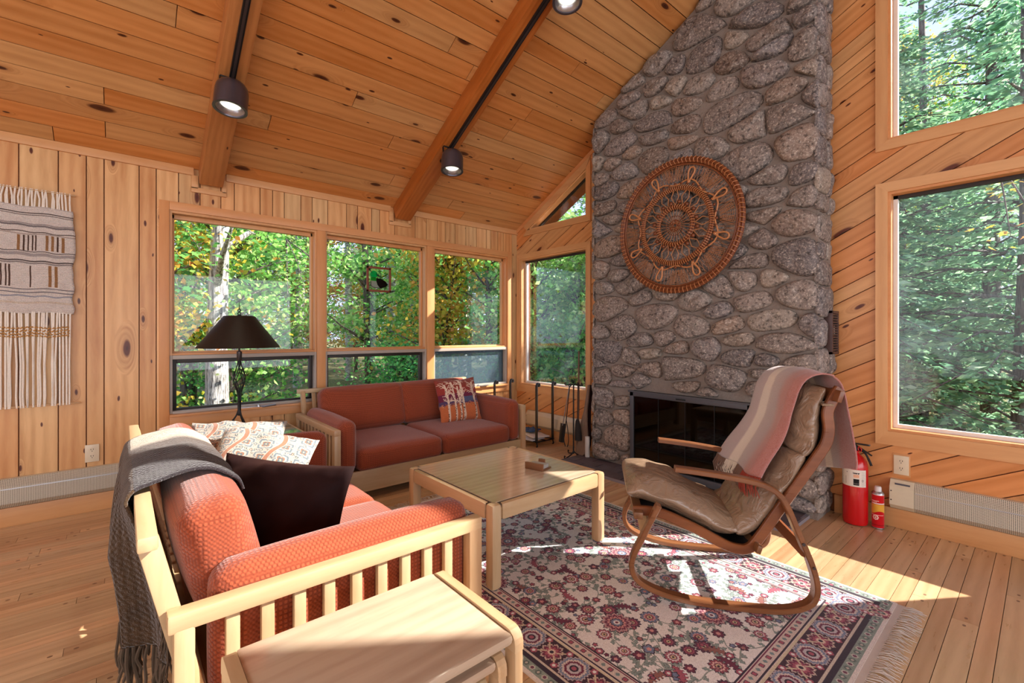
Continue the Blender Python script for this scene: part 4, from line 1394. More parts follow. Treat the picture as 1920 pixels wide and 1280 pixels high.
# ------------------------------------------------------------------ rocking chair
rc = thing('rocking_chair', (-0.751, 2.083, 0.0098), 'bentwood rocking chair with tan leather cushions, angled towards the fireplace', 'chair', math.radians(39))
CWID = 0.60
loop = [(-.390, .592), (-.30, .584), (-.20, .573), (-.09, .557), (-.02, .538), (.030, .506), (.062, .455), (.100, .36), (.130, .285), (.156, .215), (.172, .15), (.172, .10), (.155, .062), (.115, .036), (.06, .020), (0, .013), (-.134, .011), (-.25, .014), (-.35, .022), (-.45, .042), (-.525, .072), (-.562, .105), (-.576, .15), (-.566, .20), (-.535, .265), (-.50, .34), (-.458, .428)]
for w in (0.025, CWID - 0.025):
    mb = MB(); mb.tube(catmull([(p[0], w, p[1]) for p in loop], 4), 0, flat=(0.024, 0.0115, (0, 1, 0)))
    mb.build('side_loop', M['teak_x'], rc, ang=30)
rail = [(-.565, .378), (-.50, .378), (-.43, .368), (-.29, .312), (-.17, .252), (-.115, .238), (-.075, .243), (-.035, .285), (.065, .445), (.15, .578), (.20, .658), (.235, .72), (.245, .78), (.240, .85), (.262, .91), (.288, .955)]
for w in (0.075, CWID - 0.075):
    mb = MB(); mb.tube(catmull([(p[0], w, p[1]) for p in rail], 4), 0, flat=(0.012, 0.021, (0, 1, 0)))
    mb.build('seat_rail', M['teak_x'], rc, ang=30)
for nm, a, z, hh, tt, tilt in (('front_bar', -.545, .372, .03, .04, 0), ('top_bar', .268, .925, .05, .018, 0.3), ('rear_stretcher', .132, .27, .045, .018, .3), ('lower_back_bar', -.045, .262, .035, .02, .6)):
    mb = MB(); mb.beam((a, 0.02, z), (a, CWID - 0.02, z), tt, hh, (0.3 if tilt else 0, 0, 1), 0.004)
    mb.build(nm, M['teak_y'], rc)
mb = MB(); mb.beam((-.515, 0.045, .315), (-.515, CWID - 0.045, .315), 0.014, 0.07, (0.45, 0, 1), 0.004)
mb.build('front_board', M['oak_y'], rc)
mb = MB(); mb.lathe([(0.0, -0.02), (0.012, -0.018), (0.012, 0.0)], 10, (-.545, -0.0 + CWID + 0.005, .378), (0, -1, 0)); mb.lathe([(0.007, 0), (0.007, 0.003)], 8, (.118, -0.001, .31), (0, -1, 0)); mb.lathe([(0.006, 0), (0.006, 0.003)], 8, (.157, -0.001, .215), (0, -1, 0))
mb.build('bolt', M['bronze'], rc)
rp = catmull([(p[0], 0, p[1]) for p in rail], 3)
mb = MB()
def slf(u, v):
    k = v * (len(rp) - 1); i = min(int(k), len(rp) - 2); p = rp[i].lerp(rp[i + 1], k - i)
    return (p.x, 0.085 + u * (CWID - 0.17), p.z - 0.012 * math.sin(PI * u) * 1.5)
mb.sheet(slf, 8, 40, thick=0.003)
mb.build('sling', plain('dark_canvas', S(44, 34, 32), 0.9), rc)

t = NT('tan_leather')
tc = t.n('TexCoord').outputs['Object']
n1 = t.noise(tc, 5, 3, 0.5, 0.5); n2 = t.noise(tc, 300, 2, 0.6); n3 = t.noise(t.vmath('MULTIPLY', tc, (1, 1.2, 1)), 11, 3, 0.55, 1.2)
c = t.mix(n1, S(120, 94, 72), S(166, 140, 116))
t.bsdf(c, t.math('MULTIPLY_ADD', n1, 0.2, 0.2), t.bump(t.math('ADD', t.math('MULTIPLY', n2, 0.03), n3), 0.8, 0.02), 0, 0.6)
M['leather'] = t.mat
def pad(name, path, ths, seed, tuft=0.5):
    P = catmull([(p[0], 0, p[1]) for p in path], 5)
    n = len(P); NU = 40
    def th(v):
        k = v * (len(ths) - 1); i = min(int(k), len(ths) - 2); f = k - i; f = f * f * (3 - 2 * f)
        return ths[i] * (1 - f) + ths[i + 1] * f
    NV = 44
    vs = []
    for j in range(NV + 1):
        v = j / NV; k = v * (n - 1); i = min(int(k), n - 2); c = P[i].lerp(P[i + 1], k - i); tg = (P[min(i + 2, n - 1)] - P[max(i - 1, 0)]).normalized()
        nr = V((-tg.z, 0, tg.x))
        endf = min(1, (min(v, 1 - v) / 0.10)) ; endf = math.sqrt(max(0.0, 1 - (1 - endf) ** 2))
        for q in range(NU):
            a = 2 * PI * q / NU
            ca, sa = math.cos(a), math.sin(a)
            wx = math.copysign(abs(ca) ** 0.35, ca); hz = math.copysign(abs(sa) ** 0.75, sa)
            wy = wx * 0.232 * (0.965 + 0.035 * endf)
            T = th(v) * endf + 0.006
            edge = (1 - abs(wx) ** 5) * 0.7 + 0.3
            # gathered wrinkles running across the pad towards its ends
            wr = 0.014 * mnoise.noise(V((wy * 22, v * 5 + seed, 0))) * (1 - endf * 0.55) + 0.013 * mnoise.noise(V((wy * 7 + seed, v * 7, 2)))
            fold = -0.010 * math.exp(-((v - 0.5 - 0.12 * math.sin(wy * 9 + seed)) / 0.035) ** 2) * tuft
            off = hz * T * edge + (wr + fold) * (1 if sa > 0.1 else 0.3)
            vs.append(c + nr * off + V((0, wy + 0.30, 0)))
    fs = []
    for j in range(NV):
        for q in range(NU):
            q2 = (q + 1) % NU
            fs.append((j * NU + q, j * NU + q2, (j + 1) * NU + q2, (j + 1) * NU + q))
    fs.append(tuple(range(NU - 1, -1, -1))); fs.append(tuple(NV * NU + q for q in range(NU)))
    mb = MB(); mb.add(vs, [f[::-1] for f in fs])
    return mb.build(name, M['leather'], rc, ang=0)
def seam(p0, nm='seam'):
    pass
pad('seat_pad', [(-.112, .312), (-.20, .336), (-.32, .394), (-.43, .442), (-.53, .462), (-.592, .452)][::-1], [.035, .058, .062, .060, .056, .042], 1.0)
pad('back_pad', [(-.122, .302), (-.06, .345), (.0, .425), (.07, .53), (.135, .632), (.152, .664)], [.050, .062, .060, .054, .050, .03], 4.0)
pad('head_pad', [(.148, .655), (.172, .71), (.182, .77), (.186, .84), (.205, .905), (.232, .955)], [.04, .056, .060, .056, .048, .03], 7.0, 0.2)
for w in (0.075, CWID - 0.075):
    mb = MB(); mb.tube([(.255, w - 0.016, .885), (.215, w - 0.018, .885), (.215, w + 0.018, .89), (.262, w + 0.016, .892)], 0.006, 6, closed=True)
    mb.build('leather_strap', M['leather'], rc)

# wool throw over its back
t = NT('striped_mohair')
uv = t.n('TexCoord').outputs['UV']; tc = t.n('TexCoord').outputs['Object']
sp = t.n('SeparateXYZ', i_0=uv)
nz = t.noise(tc, 150, 3, 0.8); nb = t.noise(tc, 9, 2)
u_ = t.math('ADD', sp.outputs[0], t.math('MULTIPLY', t.math('SUBTRACT', nz, 0.5), 0.05))
c = t.ramp(u_, [(0.0, S(168, 70, 50)), (0.22, S(182, 88, 64)), (0.36, S(172, 144, 142)), (0.50, S(176, 158, 154)), (0.535, S(182, 164, 154)), (0.56, S(226, 214, 196)), (0.68, S(228, 216, 198)), (0.705, S(176, 156, 156)), (0.9, S(168, 150, 152)), (1.0, S(158, 136, 142))])
c = t.mix(t.math('MULTIPLY', nz, 0.45), c, S(226, 214, 210))
t.bsdf(c, 0.95, t.bump(nz, 0.9, 0.004), 0, 0.1, Sheen_Weight=0.5)
M['mohair'] = t.mat
tw = thing('throw_blanket', (-0.751, 2.083, 0.0), 'mauve, rust and cream striped wool throw draped over the rocking chair back', 'blanket', math.radians(39))
prof = catmull([(p[0], 0, p[1]) for p in [(-.035, .555), (.005, .632), (.055, .715), (.088, .79), (.102, .86), (.125, .945), (.165, 1.0), (.225, 1.02), (.285, 1.0), (.322, .94), (.345, .85), (.362, .75), (.378, .64), (.385, .60)]], 6)
def thr(u, v):
    k = v * (len(prof) - 1); i = min(int(k), len(prof) - 2); p = prof[i].lerp(prof[i + 1], k - i)
    front = max(0, 1 - v / 0.5)
    w = 0.10 + 0.45 * u
    w += 0.05 * front * (u - 0.2)
    if v > 0.62: w += (v - 0.62) * 0.20 * (0.5 - u)
    bump = 0.010 * math.sin(u * 9 + v * 3) * (0.4 + front) + 0.008 * mnoise.noise(V((u * 5, v * 6, 0)))
    x = p.x - bump * (1 if v < 0.6 else -1) - front * 0.035 * u
    z = p.z + (0.012 * (1 - abs(2 * u - 1)) if 0.4 < v < 0.65 else 0) - (0.09 * u * ((v - 0.6) / 0.4) if v > 0.6 else 0) - 0.02 * u * front
    if u < 0.10 and v < 0.6: x += 0.03 * (0.10 - u) / 0.10 * 0.6
    return (x, w, z + 0.006)
mb = MB(); mb.sheet(thr, 44, 80, thick=-0.006)
o = mb.build('cloth', M['mohair'], tw, ang=0)
fcols = [M['mohair'], plain('fringe_brown', S(122, 96, 82), 0.95), plain('fringe_cream', S(220, 208, 190), 0.95), plain('fringe_rust', S(160, 66, 50), 0.95)]
mb = MB(); r_ = random.Random(9)
for i in range(96):
    u = (i + 0.5) / 96; p = V(thr(u, 0.0))
    mi = 3 if u < 0.27 else 1 if u < 0.52 else 2 if u < 0.72 else 1
    L = r_.uniform(0.075, 0.10)
    mb.tube([p, p + V((-0.020 + r_.uniform(-.004, .004), r_.uniform(-.006, .006), -L * .5)), p + V((-0.012 + r_.uniform(-.008, .008), r_.uniform(-.012, .012), -L))], [0.0030, 0.0026, 0.0016], 5, mi)
o = mb.build('fringe', fcols, tw); tag(o, kind='stuff')

# ------------------------------------------------------------------ knitted throw on the near loveseat
t = NT('chunky_knit')
uv = t.n('TexCoord').outputs['UV']; tc = t.n('TexCoord').outputs['Object']
sp = t.n('SeparateXYZ', i_0=uv)
nz = t.noise(tc, 90, 3, 0.8); nf = t.noise(tc, 12, 3, 0.7)
rows = t.math('SINE', t.math('MULTIPLY', sp.outputs[0], 2 * PI * 46)); cols = t.math('SINE', t.math('MULTIPLY', sp.outputs[1], 2 * PI * 60))
hgt = t.math('ADD', t.math('MULTIPLY', t.math('MULTIPLY', rows, cols), 0.16), t.math('ADD', t.math('MULTIPLY', rows, 0.10), t.math('MULTIPLY', nz, 1.1)))
u_ = t.math('ADD', sp.outputs[0], t.math('MULTIPLY', t.math('SUBTRACT', nf, 0.5), 0.03))
c = t.ramp(u_, [(0.0, S(62, 54, 58)), (0.30, S(78, 68, 70)), (0.50, S(92, 76, 68)), (0.64, S(106, 86, 72)), (0.685, S(232, 218, 196)), (1.0, S(238, 226, 204))])
cv = t.mix(t.math('GREATER_THAN', sp.outputs[1], 0.47), c, t.mix(nf, S(56, 40, 26), S(118, 86, 52)))
c = t.mix(t.math('MULTIPLY', hgt, 0.55, clamp=True), t.mix(0.6, cv, S(20, 16, 16)), cv)
t.bsdf(c, 0.95, t.bump(hgt, 1.0, 0.008), 0, 0.1, Sheen_Weight=0.3)
M['knit'] = t.mat
kt = thing('knit_throw', (-2.0, 0.05, 0.0), 'brown and charcoal knitted throw with a cream band hanging over the near loveseat', 'blanket')
kp = catmull([(0, p[0], p[1]) for p in [(.315, .675), (.295, .715), (.25, .752), (.19, .775), (.12, .770), (.055, .758), (.012, .738), (.000, .69), (.006, .62), (.020, .53), (.034, .44), (.046, .34), (.050, .27)]], 6)
def knit(u, v):
    k = v * (len(kp) - 1); i = min(int(k), len(kp) - 2); p = kp[i].lerp(kp[i + 1], k - i)
    hang = max(0.0, (v - 0.55) / 0.45)
    X0 = -1.70 - 0.06 * math.cos(v * 3) + 0.03 * hang; X1 = -2.50 + 0.30 * hang - 0.10 * (1 - v)
    X = X0 + (X1 - X0) * u
    f = min(1, hang * 2.2) * (0.050 * math.sin(u * 15 + 1.2) + 0.016 * math.sin(u * 41 + 3 * v))
    rip = 0.006 * mnoise.noise(V((u * 9, v * 9, 3)))
    y = p.y + f * (0.95 if f > 0 else 0.85) + rip * 0.5
    z = p.z + rip + 0.004 * math.sin(u * 30) * (1 - hang) + 0.02 * hang * math.sin(u * 7)
    X += hang * 0.02 * math.cos(u * 17 + 1)
    return (X, y, z)
mb = MB(); mb.sheet(knit, 80, 90, thick=0.009)
mb.build('cloth', M['knit'], kt, world=True, ang=0)
mb = MB(); r_ = random.Random(4)
for i in range(70):
    u = (i + 0.5) / 70; p = V(knit(u, 1.0)); L = r_.uniform(0.08, 0.16)
    q = p + V((r_.uniform(-.02, .02), r_.uniform(-.012, .012), -L))
    pts = [p, p.lerp(q, 0.35) + V((r_.uniform(-.008, .008), r_.uniform(-.008, .008), 0)), p.lerp(q, 0.7) + V((r_.uniform(-.008, .008), r_.uniform(-.008, .008), 0)), q]
    mb.tube(catmull(pts, 3), [0.0045] * 9 + [0.002], 5)
for i in range(26):   # stray yarn tails along the hanging edge
    v = r_.uniform(0.72, 1.0); p = V(knit(r_.choice((0.0, 0.02)), v)); q = p + V((r_.uniform(0, .03), r_.uniform(-.02, .02), -r_.uniform(.05, .12)))
    mb.tube([p, p.lerp(q, 0.5) + V((.005, .005, 0)), q], [0.003, 0.0025, 0.001], 4)
o = mb.build('fringe', plain('yarn_brown', S(84, 68, 52), 0.95), kt, world=True); tag(o, kind='stuff')

# ------------------------------------------------------------------ pillows
def paint_birch():
    P = Paint(420, 420, (150, 60, 46)); r = random.Random(2)
    A = P.A; yy, xx = np.mgrid[0:420, 0:420]; rs = np.random.RandomState(1)
    A[yy < 190] = (150, 58, 52); A[(yy < 90)] = (142, 62, 50)
    A[(yy >= 150) & (yy < 235)] = (112, 42, 66); A[(yy >= 215) & (yy < 262)] = (86, 66, 98)
    A[(yy >= 190) & (yy < 236) & (xx > 220) & (xx < 360)] = (84, 92, 122)
    A[yy >= 255] = (196, 108, 66)
    A *= (1 + 0.09 * rs.randn(420, 420, 1))
    for _ in range(260):
        x, y = r.uniform(0, 420), 258 + r.gauss(0, 10)
        P.disc(x, y, r.uniform(2, 4.5), r.choice(((196, 110, 66), (206, 130, 84), (60, 46, 60), (172, 84, 56), (210, 150, 110))))
    cr = (224, 198, 176)
    for (x, w, top) in ((72, 10, 60), (140, 9, 35), (186, 8, 90), (222, 12, 10), (350, 11, 60)):
        P.line(x + 4, 420, x, top, w, cr)
        for _ in range(34):
            yb = r.uniform(top + 20, 416); s_ = r.choice((-1, 1))
            dk = 9 if yb > 250 else 2.6
            P.line(x + s_ * w * 0.6, yb, x + s_ * w * 0.2, yb + r.uniform(-2, dk), 1.6 if yb < 250 else 2.6, (52, 38, 34))
        for k in range(9):
            yb = r.uniform(top, 240); a = r.choice((-1, 1)) * r.uniform(0.5, 1.2); L = r.uniform(30, 85); px, py = x, yb
            for s_ in range(8):
                a += r.uniform(-0.16, 0.12); qx, qy = px + math.sin(a) * L / 8, py - math.cos(a) * L / 8
                P.line(px, py, qx, qy, 4.2 - s_ * 0.34, cr); px, py = qx, qy
                if s_ in (3, 5):
                    b = a + r.choice((-0.8, 0.8)); P.line(px, py, px + math.sin(b) * 24, py - math.cos(b) * 24, 2.4, cr)
    return to_image('birch_print', P.A)
def paint_tapestry():
    P = Paint(420, 420, (206, 200, 186)); r = random.Random(8)
    cols = [(122, 138, 146), (164, 168, 160), (176, 142, 120), (150, 120, 96), (112, 122, 120), (196, 176, 150), (96, 110, 128), (228, 220, 206)]
    for _ in range(900):
        P.flower(r.uniform(0, 420), r.uniform(0, 420), r.uniform(3, 8), r.choice((3, 4, 5, 6)), [(1.0, r.choice(cols)), (0.5, (226, 218, 204))], r.uniform(0, 6), 0.5)
    for j in range(5):
        for i in range(5):
            x, y = 42 + i * 84, 42 + j * 84
            P.flower(x, y, 30, 4, [(1.2, (226, 206, 190)), (1.05, (136, 150, 158)), (0.8, (220, 212, 196)), (0.55, (176, 130, 108)), (0.35, (120, 134, 140)), (0.15, (220, 200, 170))], 0.78, 0.5)
    for s_ in (0.16, 0.56):
        for k in range(120):
            x = 420 * (s_ + 0.06 * math.sin(k / 14)); P.disc(x + 20, k * 3.5, 9, (196, 138, 110)); 
        for k in range(120):
            x = 420 * (s_ + 0.06 * math.sin(k / 14)); P.disc(x + 32, k * 3.5, 2.2, (232, 222, 206)); P.disc(x + 8, k * 3.5, 2.2, (232, 222, 206))
    A = P.A * 0.80 * (1 + 0.10 * np.random.RandomState(2).randn(420, 420, 1))
    return to_image('tapestry_print', A)
M['birch'] = image_mat('birch_pillow_cloth', paint_birch(), 0.9, 200, 0.4)
M['tapestry'] = image_mat('tapestry_cloth', paint_tapestry(), 0.95, 240, 0.6)
t = NT('brown_velvet')
nz = t.noise(t.n('TexCoord').outputs['Object'], 7, 3); 
t.bsdf(t.mix(nz, S(26, 12, 12), S(44, 22, 20)), 0.8, None, 0, 0.15, Sheen_Weight=0.6, Sheen_Roughness=0.4, Sheen_Tint=S(120, 80, 70)); M['velvet'] = t.mat
def pillow(label, mat, w, h, th, pos, xd, yd, seed, piping=True, wr=0.008):
    o = pillow_mesh(w, h, th, seed, wr=wr).build('throw_pillow', mat, None, ang=0)
    orient(o, pos, xd, yd)
    return tag(o, label, 'pillow')
pillow('red throw pillow printed with white birch trees', M['birch'], 0.44, 0.42, 0.15, (-3.64, 2.43, 0.56), (0.06, 1, 0.03), (-0.33, 0.02, 1), 1)
pillow('dark brown velvet pillow on the near loveseat', M['velvet'], 0.52, 0.40, 0.20, (-1.93, 0.46, 0.505), (0.66, 0.75, -0.10), (-0.22, 0.20, 1), 3, wr=0.014)
pillow('large tapestry pillow with a peaked corner, farther from the brown one', M['tapestry'], 0.44, 0.40, 0.14, (-2.64, 0.43, 0.60), (0.30, 0.95, -0.05), (-0.72, 0.25, 0.62), 5)
pillow('tapestry pillow with a rose stripe behind the dark brown velvet pillow', M['tapestry'], 0.44, 0.40, 0.14, (-2.40, 0.49, 0.575), (0.42, 0.88, -0.22), (-0.70, 0.22, 0.60), 6)

# ------------------------------------------------------------------ wicker wall medallion
M['rattan'] = plain('rattan', S(122, 66, 34), 0.45, var=0.25, scale=60)
M['rattan_lt'] = plain('pale_cane', S(196, 132, 84), 0.4, var=0.12)
M['cane_thread'] = plain('cane_thread', S(176, 120, 78), 0.5, var=0.2)
wm = thing('wicker_medallion', (-1.888, 3.300, 2.037), 'large round wicker medallion hanging on the fieldstone chimney', 'wall decoration')
def circ(R, y=0, n=72, ph=0): return [(R * math.cos(2 * PI * k / n + ph), y, R * math.sin(2 * PI * k / n + ph)) for k in range(n)]
def ring(name, Rs, wraps, R0, R1, y):
    mb = MB()
    for (R, r, yy) in Rs: mb.tube(circ(R, yy), r, 8, closed=True)
    o = mb.build(name, M['rattan'], wm)
    mb = MB()
    for k in range(wraps):
        a = 2 * PI * k / wraps
        pts = [(q * math.cos(a + (0.010 if i == 1 else 0)), yy, q * math.sin(a + (0.010 if i == 1 else 0))) for i, (q, yy) in enumerate(((R0, y + 0.004), ((R0 + R1) / 2, y - 0.014), (R1, y + 0.004)))]
        mb.tube(catmull(pts, 3), 0.0028 if wraps < 100 else 0.0026, 4)
    q = mb.build('binding', M['rattan_lt'], o); tag(q, kind='stuff')
    return o
ring('outer_ring', [(0.512, 0.014, 0), (0.490, 0.012, -0.006), (0.470, 0.008, -0.002)], 96, 0.480, 0.527, -0.016)
ring('middle_ring', [(0.282, 0.011, -0.012), (0.300, 0.009, -0.008)], 110, 0.268, 0.314, -0.022)
ring('inner_ring', [(0.138, 0.011, -0.016), (0.155, 0.008, -0.012)], 46, 0.124, 0.166, -0.028)
mb = MB(); oc = []
for k in range(64):
    a = 2 * PI * k / 64; oc.append(((0.335 + 0.022 * math.cos(8 * a)) * math.cos(a + PI / 8), -0.012, (0.335 + 0.022 * math.cos(8 * a)) * math.sin(a + PI / 8)))
mb.tube(oc, 0.006, 6, closed=True)
mb.build('star_rope', M['rattan_lt'], wm)
mb = MB()
for k in range(40):
    a = 2 * PI * k / 40
    R = 0.324
    mb.lathe([(0.001, -0.011), (0.009, -0.006), (0.0115, 0), (0.009, 0.006), (0.001, 0.011)], 8, (R * math.cos(a), -0.012, R * math.sin(a)), (0, 1, 0), cap=False)
for k in range(16):
    a = 2 * PI * (k + 0.5) / 16
    R = 0.178 + (0.006 if k % 2 else 0)
    mb.lathe([(0.001, -0.016), (0.014, -0.008), (0.017, 0), (0.014, 0.008), (0.001, 0.016)], 8, (R * math.cos(a), -0.018, R * math.sin(a)), (0, 1, 0), cap=False)
o = mb.build('knots', M['rattan'], wm); tag(o, kind='stuff')
for k in range(8):
    a = 2 * PI * (k + 0.5) / 8 + 0.05
    ca, sa = math.cos(a), math.sin(a)
    lp = []
    for j in range(15):
        t_ = j / 14 * 2 * PI
        rr = 0.385 - 0.058 * math.cos(t_); ww = 0.036 * math.sin(t_) * (0.55 - 0.45 * math.cos(t_))
        lp.append((rr * ca - ww * sa, -0.020, rr * sa + ww * ca))
    mb = MB(); mb.tube(catmull(lp, 3), 0.0065, 6)
    mb.lathe([(0.001, -0.014), (0.012, -0.006), (0.014, 0), (0.012, 0.006), (0.001, 0.014)], 8, (0.338 * ca, -0.016, 0.338 * sa), (0, 1, 0), cap=False)
    mb.build('teardrop_loop', M['rattan_lt'], wm)
mb = MB()
for k in range(190):
    a = 2 * PI * k / 190; b = a + 0.06 * (1 if k % 2 else -1)
    mb.tube([(0.345 * math.cos(b), -0.008, 0.345 * math.sin(b)), (0.468 * math.cos(a), -0.006, 0.468 * math.sin(a))], 0.0014, 4, cap=False)
for k in range(8):
    a0 = 2 * PI * k / 8 + 0.05
    for j in range(7):
        R = 0.368 + j * 0.0145; sp_ = 0.10 + 0.012 * j
        mb.tube([(R * (1 + 0.03 * math.cos(x * 1.6 / sp_)) * math.cos(a0 + x), -0.012, R * (1 + 0.03 * math.cos(x * 1.6 / sp_)) * math.sin(a0 + x)) for x in np.linspace(-sp_, sp_, 8)], 0.0013, 4, cap=False)
    for s_ in (-1, 1):
        for j in range(5):
            mb.tube([(0.35 * math.cos(a0 + s_ * 0.03 * j), -0.010, 0.35 * math.sin(a0 + s_ * 0.03 * j)), (0.455 * math.cos(a0 + s_ * (0.08 + 0.03 * j)), -0.012, 0.455 * math.sin(a0 + s_ * (0.08 + 0.03 * j)))], 0.0018, 4, cap=False)
for k in range(26):
    a = 2 * PI * k / 26
    mb.tube([(0.018 * math.cos(a + 0.3), -0.02, 0.018 * math.sin(a + 0.3)), (0.130 * math.cos(a), -0.014, 0.130 * math.sin(a))], 0.0024, 4, cap=False)
for k in range(16):
    a = 2 * PI * k / 16
    for s_ in (-1, 1):
        mb.tube([(0.160 * math.cos(a), -0.014, 0.160 * math.sin(a)), (0.225 * math.cos(a + s_ * 0.14), -0.018, 0.225 * math.sin(a + s_ * 0.14)), (0.272 * math.cos(a + s_ * 0.05), -0.012, 0.272 * math.sin(a + s_ * 0.05))], 0.0042, 5, cap=False)
o = mb.build('cane_threads', M['cane_thread'], wm); tag(o, kind='stuff')
mb = MB()
for (R, r) in ((0.016, 0.005), (0.045, 0.003), (0.075, 0.002)): mb.tube(circ(R, -0.02, 24), r, 6, closed=True)
for k in range(5):
    a = 2 * PI * k / 5; mb.lathe([(0.001, -0.012), (0.011, -0.005), (0.012, 0.003), (0.001, 0.01)], 8, (0.034 * math.cos(a), -0.022, 0.034 * math.sin(a)), (0, 1, 0), cap=False)
mb.build('hub', M['rattan'], wm)

# ------------------------------------------------------------------ woven wall hanging
HY0, HY1 = -1.06, -0.243
def paint_hanging():
    W, H = 520, 440
    P = Paint(W, H, (222, 210, 200)); A = P.A; r = random.Random(3); rs = np.random.RandomState(4)
    yy, xx = np.mgrid[0:H, 0:W]
    wav = 3 * np.sin(xx / 26.0) + 2 * np.sin(xx / 11.0)
    def band(y0, y1, col, w=0): A[(yy + wav * w >= y0) & (yy + wav * w < y1)] = col
    band(26, 30, (96, 84, 80)); band(34, 37, (120, 108, 102)); band(70, 74, (150, 140, 136), 1)
    band(76, 84, (130, 122, 120), 1); band(104, 108, (110, 98, 92), 1)
    band(112, 116, (176, 160, 150))
    band(184, 188, (120, 110, 106), 1); band(192, 204, (170, 160, 156), 1); band(222, 227, (84, 74, 70), 1); band(230, 236, (150, 140, 134), 1)
    band(338, 342, (130, 124, 124)); band(352, 356, (126, 122, 126)); band(366, 372, (160, 160, 168), 1); band(392, 400, (214, 196, 176))
    dark = (82, 58, 46); gold = (156, 112, 72)
    x = 18
    while x < W - 20:
        for k in range(r.choice((1, 2, 4, 5))):
            if x > W - 20: break
            wbar = r.choice((4, 5, 8)); P.A[118:182, x:x + wbar] = dark if wbar < 7 else gold
            x += wbar + r.choice((5, 8))
        x += r.choice((18, 30, 40))
    x = 30
    while x < W - 30:
        for k in range(r.choice((1, 2, 2, 4))):
            if x > W - 25: break
            wbar = r.choice((4, 5, 9)); P.A[244:332, x:x + wbar] = dark if wbar < 7 else gold
            x += wbar + r.choice((5, 9))
        x += r.choice((26, 44, 60))
    A *= (1 + 0.06 * rs.randn(H, W, 1)); A[::4] *= 0.93; A[:, ::5] *= 0.96
    return to_image('weaving', A)
t = NT('woven_wool')
uv = t.n('TexCoord').outputs['UV']; tx = t.n('TexImage', i_Vector=uv); tx.image = paint_hanging()
nz = t.noise(t.n('TexCoord').outputs['Object'], 120, 3, 0.8)
sp = t.n('SeparateXYZ', i_0=uv)
wv = t.math('SINE', t.math('MULTIPLY', sp.outputs[1], 2 * PI * 75))
t.bsdf(tx.outputs[0], 0.95, t.bump(t.math('ADD', t.math('MULTIPLY', wv, 0.3), nz), 0.8, 0.006), 0, 0.1, Sheen_Weight=0.2)
M['weave'] = t.mat
M['cord'] = plain('cotton_cord', S(238, 228, 214), 0.9, var=0.12, scale=120)
wh = thing('wall_hanging', (AX + 0.02, (HY0 + HY1) / 2, 0.73), 'cream woven wall hanging with brown bars and long cords, left of the windows', 'wall hanging')
mb = MB()
def hang(u, v):
    y = HY1 + (HY0 - HY1) * (1 - u)
    z = 1.325 + 0.675 * v
    x = AX + 0.030 + 0.006 * math.sin(v * 34) + 0.004 * mnoise.noise(V((u * 20, v * 20, 0)))
    edge = 0.014 * mnoise.noise(V((v * 9, 0.5, 0)))
    if u > 0.9: y += edge * (u - 0.9) * 10
    return (x, y, z + 0.004 * math.sin(u * 24))
mb.sheet(hang, 60, 70, thick=0.008)
mb.build('woven_panel', M['weave'], wh, world=True, ang=0)
for z, y1 in ((2.104, HY1 + 0.008), (0.738, HY1 + 0.03)):
    mb = MB(); mb.tube([(AX + 0.024, HY0 - 0.02, z), (AX + 0.024, y1, z)], 0.006, 8); mb.build('rod', M['oak_y'], wh, world=True)
mb = MB(); r_ = random.Random(6)
for k in range(56):
    y = HY0 + 0.01 + (HY1 - HY0 - 0.03) * k / 55 + r_.uniform(-.004, .004)
    mb.tube([(AX + 0.024, y + r_.uniform(-.012, .012), 2.112), (AX + 0.034, y + r_.uniform(-.004, .004), 2.05), (AX + 0.028, y, 1.99)], 0.0048, 5)
    d_ = r_.uniform(-.012, .012)
    mb.tube([(AX + 0.027, y, 1.335), (AX + 0.03, y + d_ * .3, 1.2), (AX + 0.028, y + d_, 1.0), (AX + 0.027, y + d_ * .7, 0.80), (AX + 0.026, y + d_, 0.73)], 0.0052, 6)
o = mb.build('cords', M['cord'], wh, world=True); tag(o, kind='stuff')
mb = MB(); 
for j in range(4):
    z = 1.232 - j * 0.018
    mb.tube([(AX + 0.033 + 0.005 * math.sin(y_ * 2 * PI / 0.02 + j * 2), y_, z + 0.004 * math.sin(y_ * 40) + 0.004 * math.sin(y_ * 2 * PI / 0.02)) for y_ in np.arange(HY0, HY1 - 0.02, 0.004)], 0.0042, 5)
mb.build('golden_braid', plain('golden_yarn', S(190, 140, 78), 0.85), wh, world=True)

# ------------------------------------------------------------------ baseboard heaters and outlets
t = NT('pierced_metal')
tc = t.n('TexCoord').outputs['Object']
sp = t.n('SeparateXYZ', i_0=tc)
def grid(period):
    a = t.math('ABSOLUTE', t.math('SUBTRACT', t.math('FRACT', t.math('DIVIDE', sp.outputs[0], period)), 0.5))
    b = t.math('ABSOLUTE', t.math('SUBTRACT', t.math('FRACT', t.math('DIVIDE', sp.outputs[2], period)), 0.5))
    return t.math('MULTIPLY', t.math('LESS_THAN', a, 0.27), t.math('LESS_THAN', b, 0.33))
hole = grid(0.0075)
t.bsdf(t.mix(t.math('MULTIPLY', hole, 0.85), S(214, 206, 186), S(60, 52, 42)), 0.45, t.bump(t.math('SUBTRACT', 1.0, hole), 0.5, 0.002), 0.1, 0.4)
M['pierced'] = t.mat
M['enamel'] = plain('cream_enamel', S(214, 204, 178), 0.4)
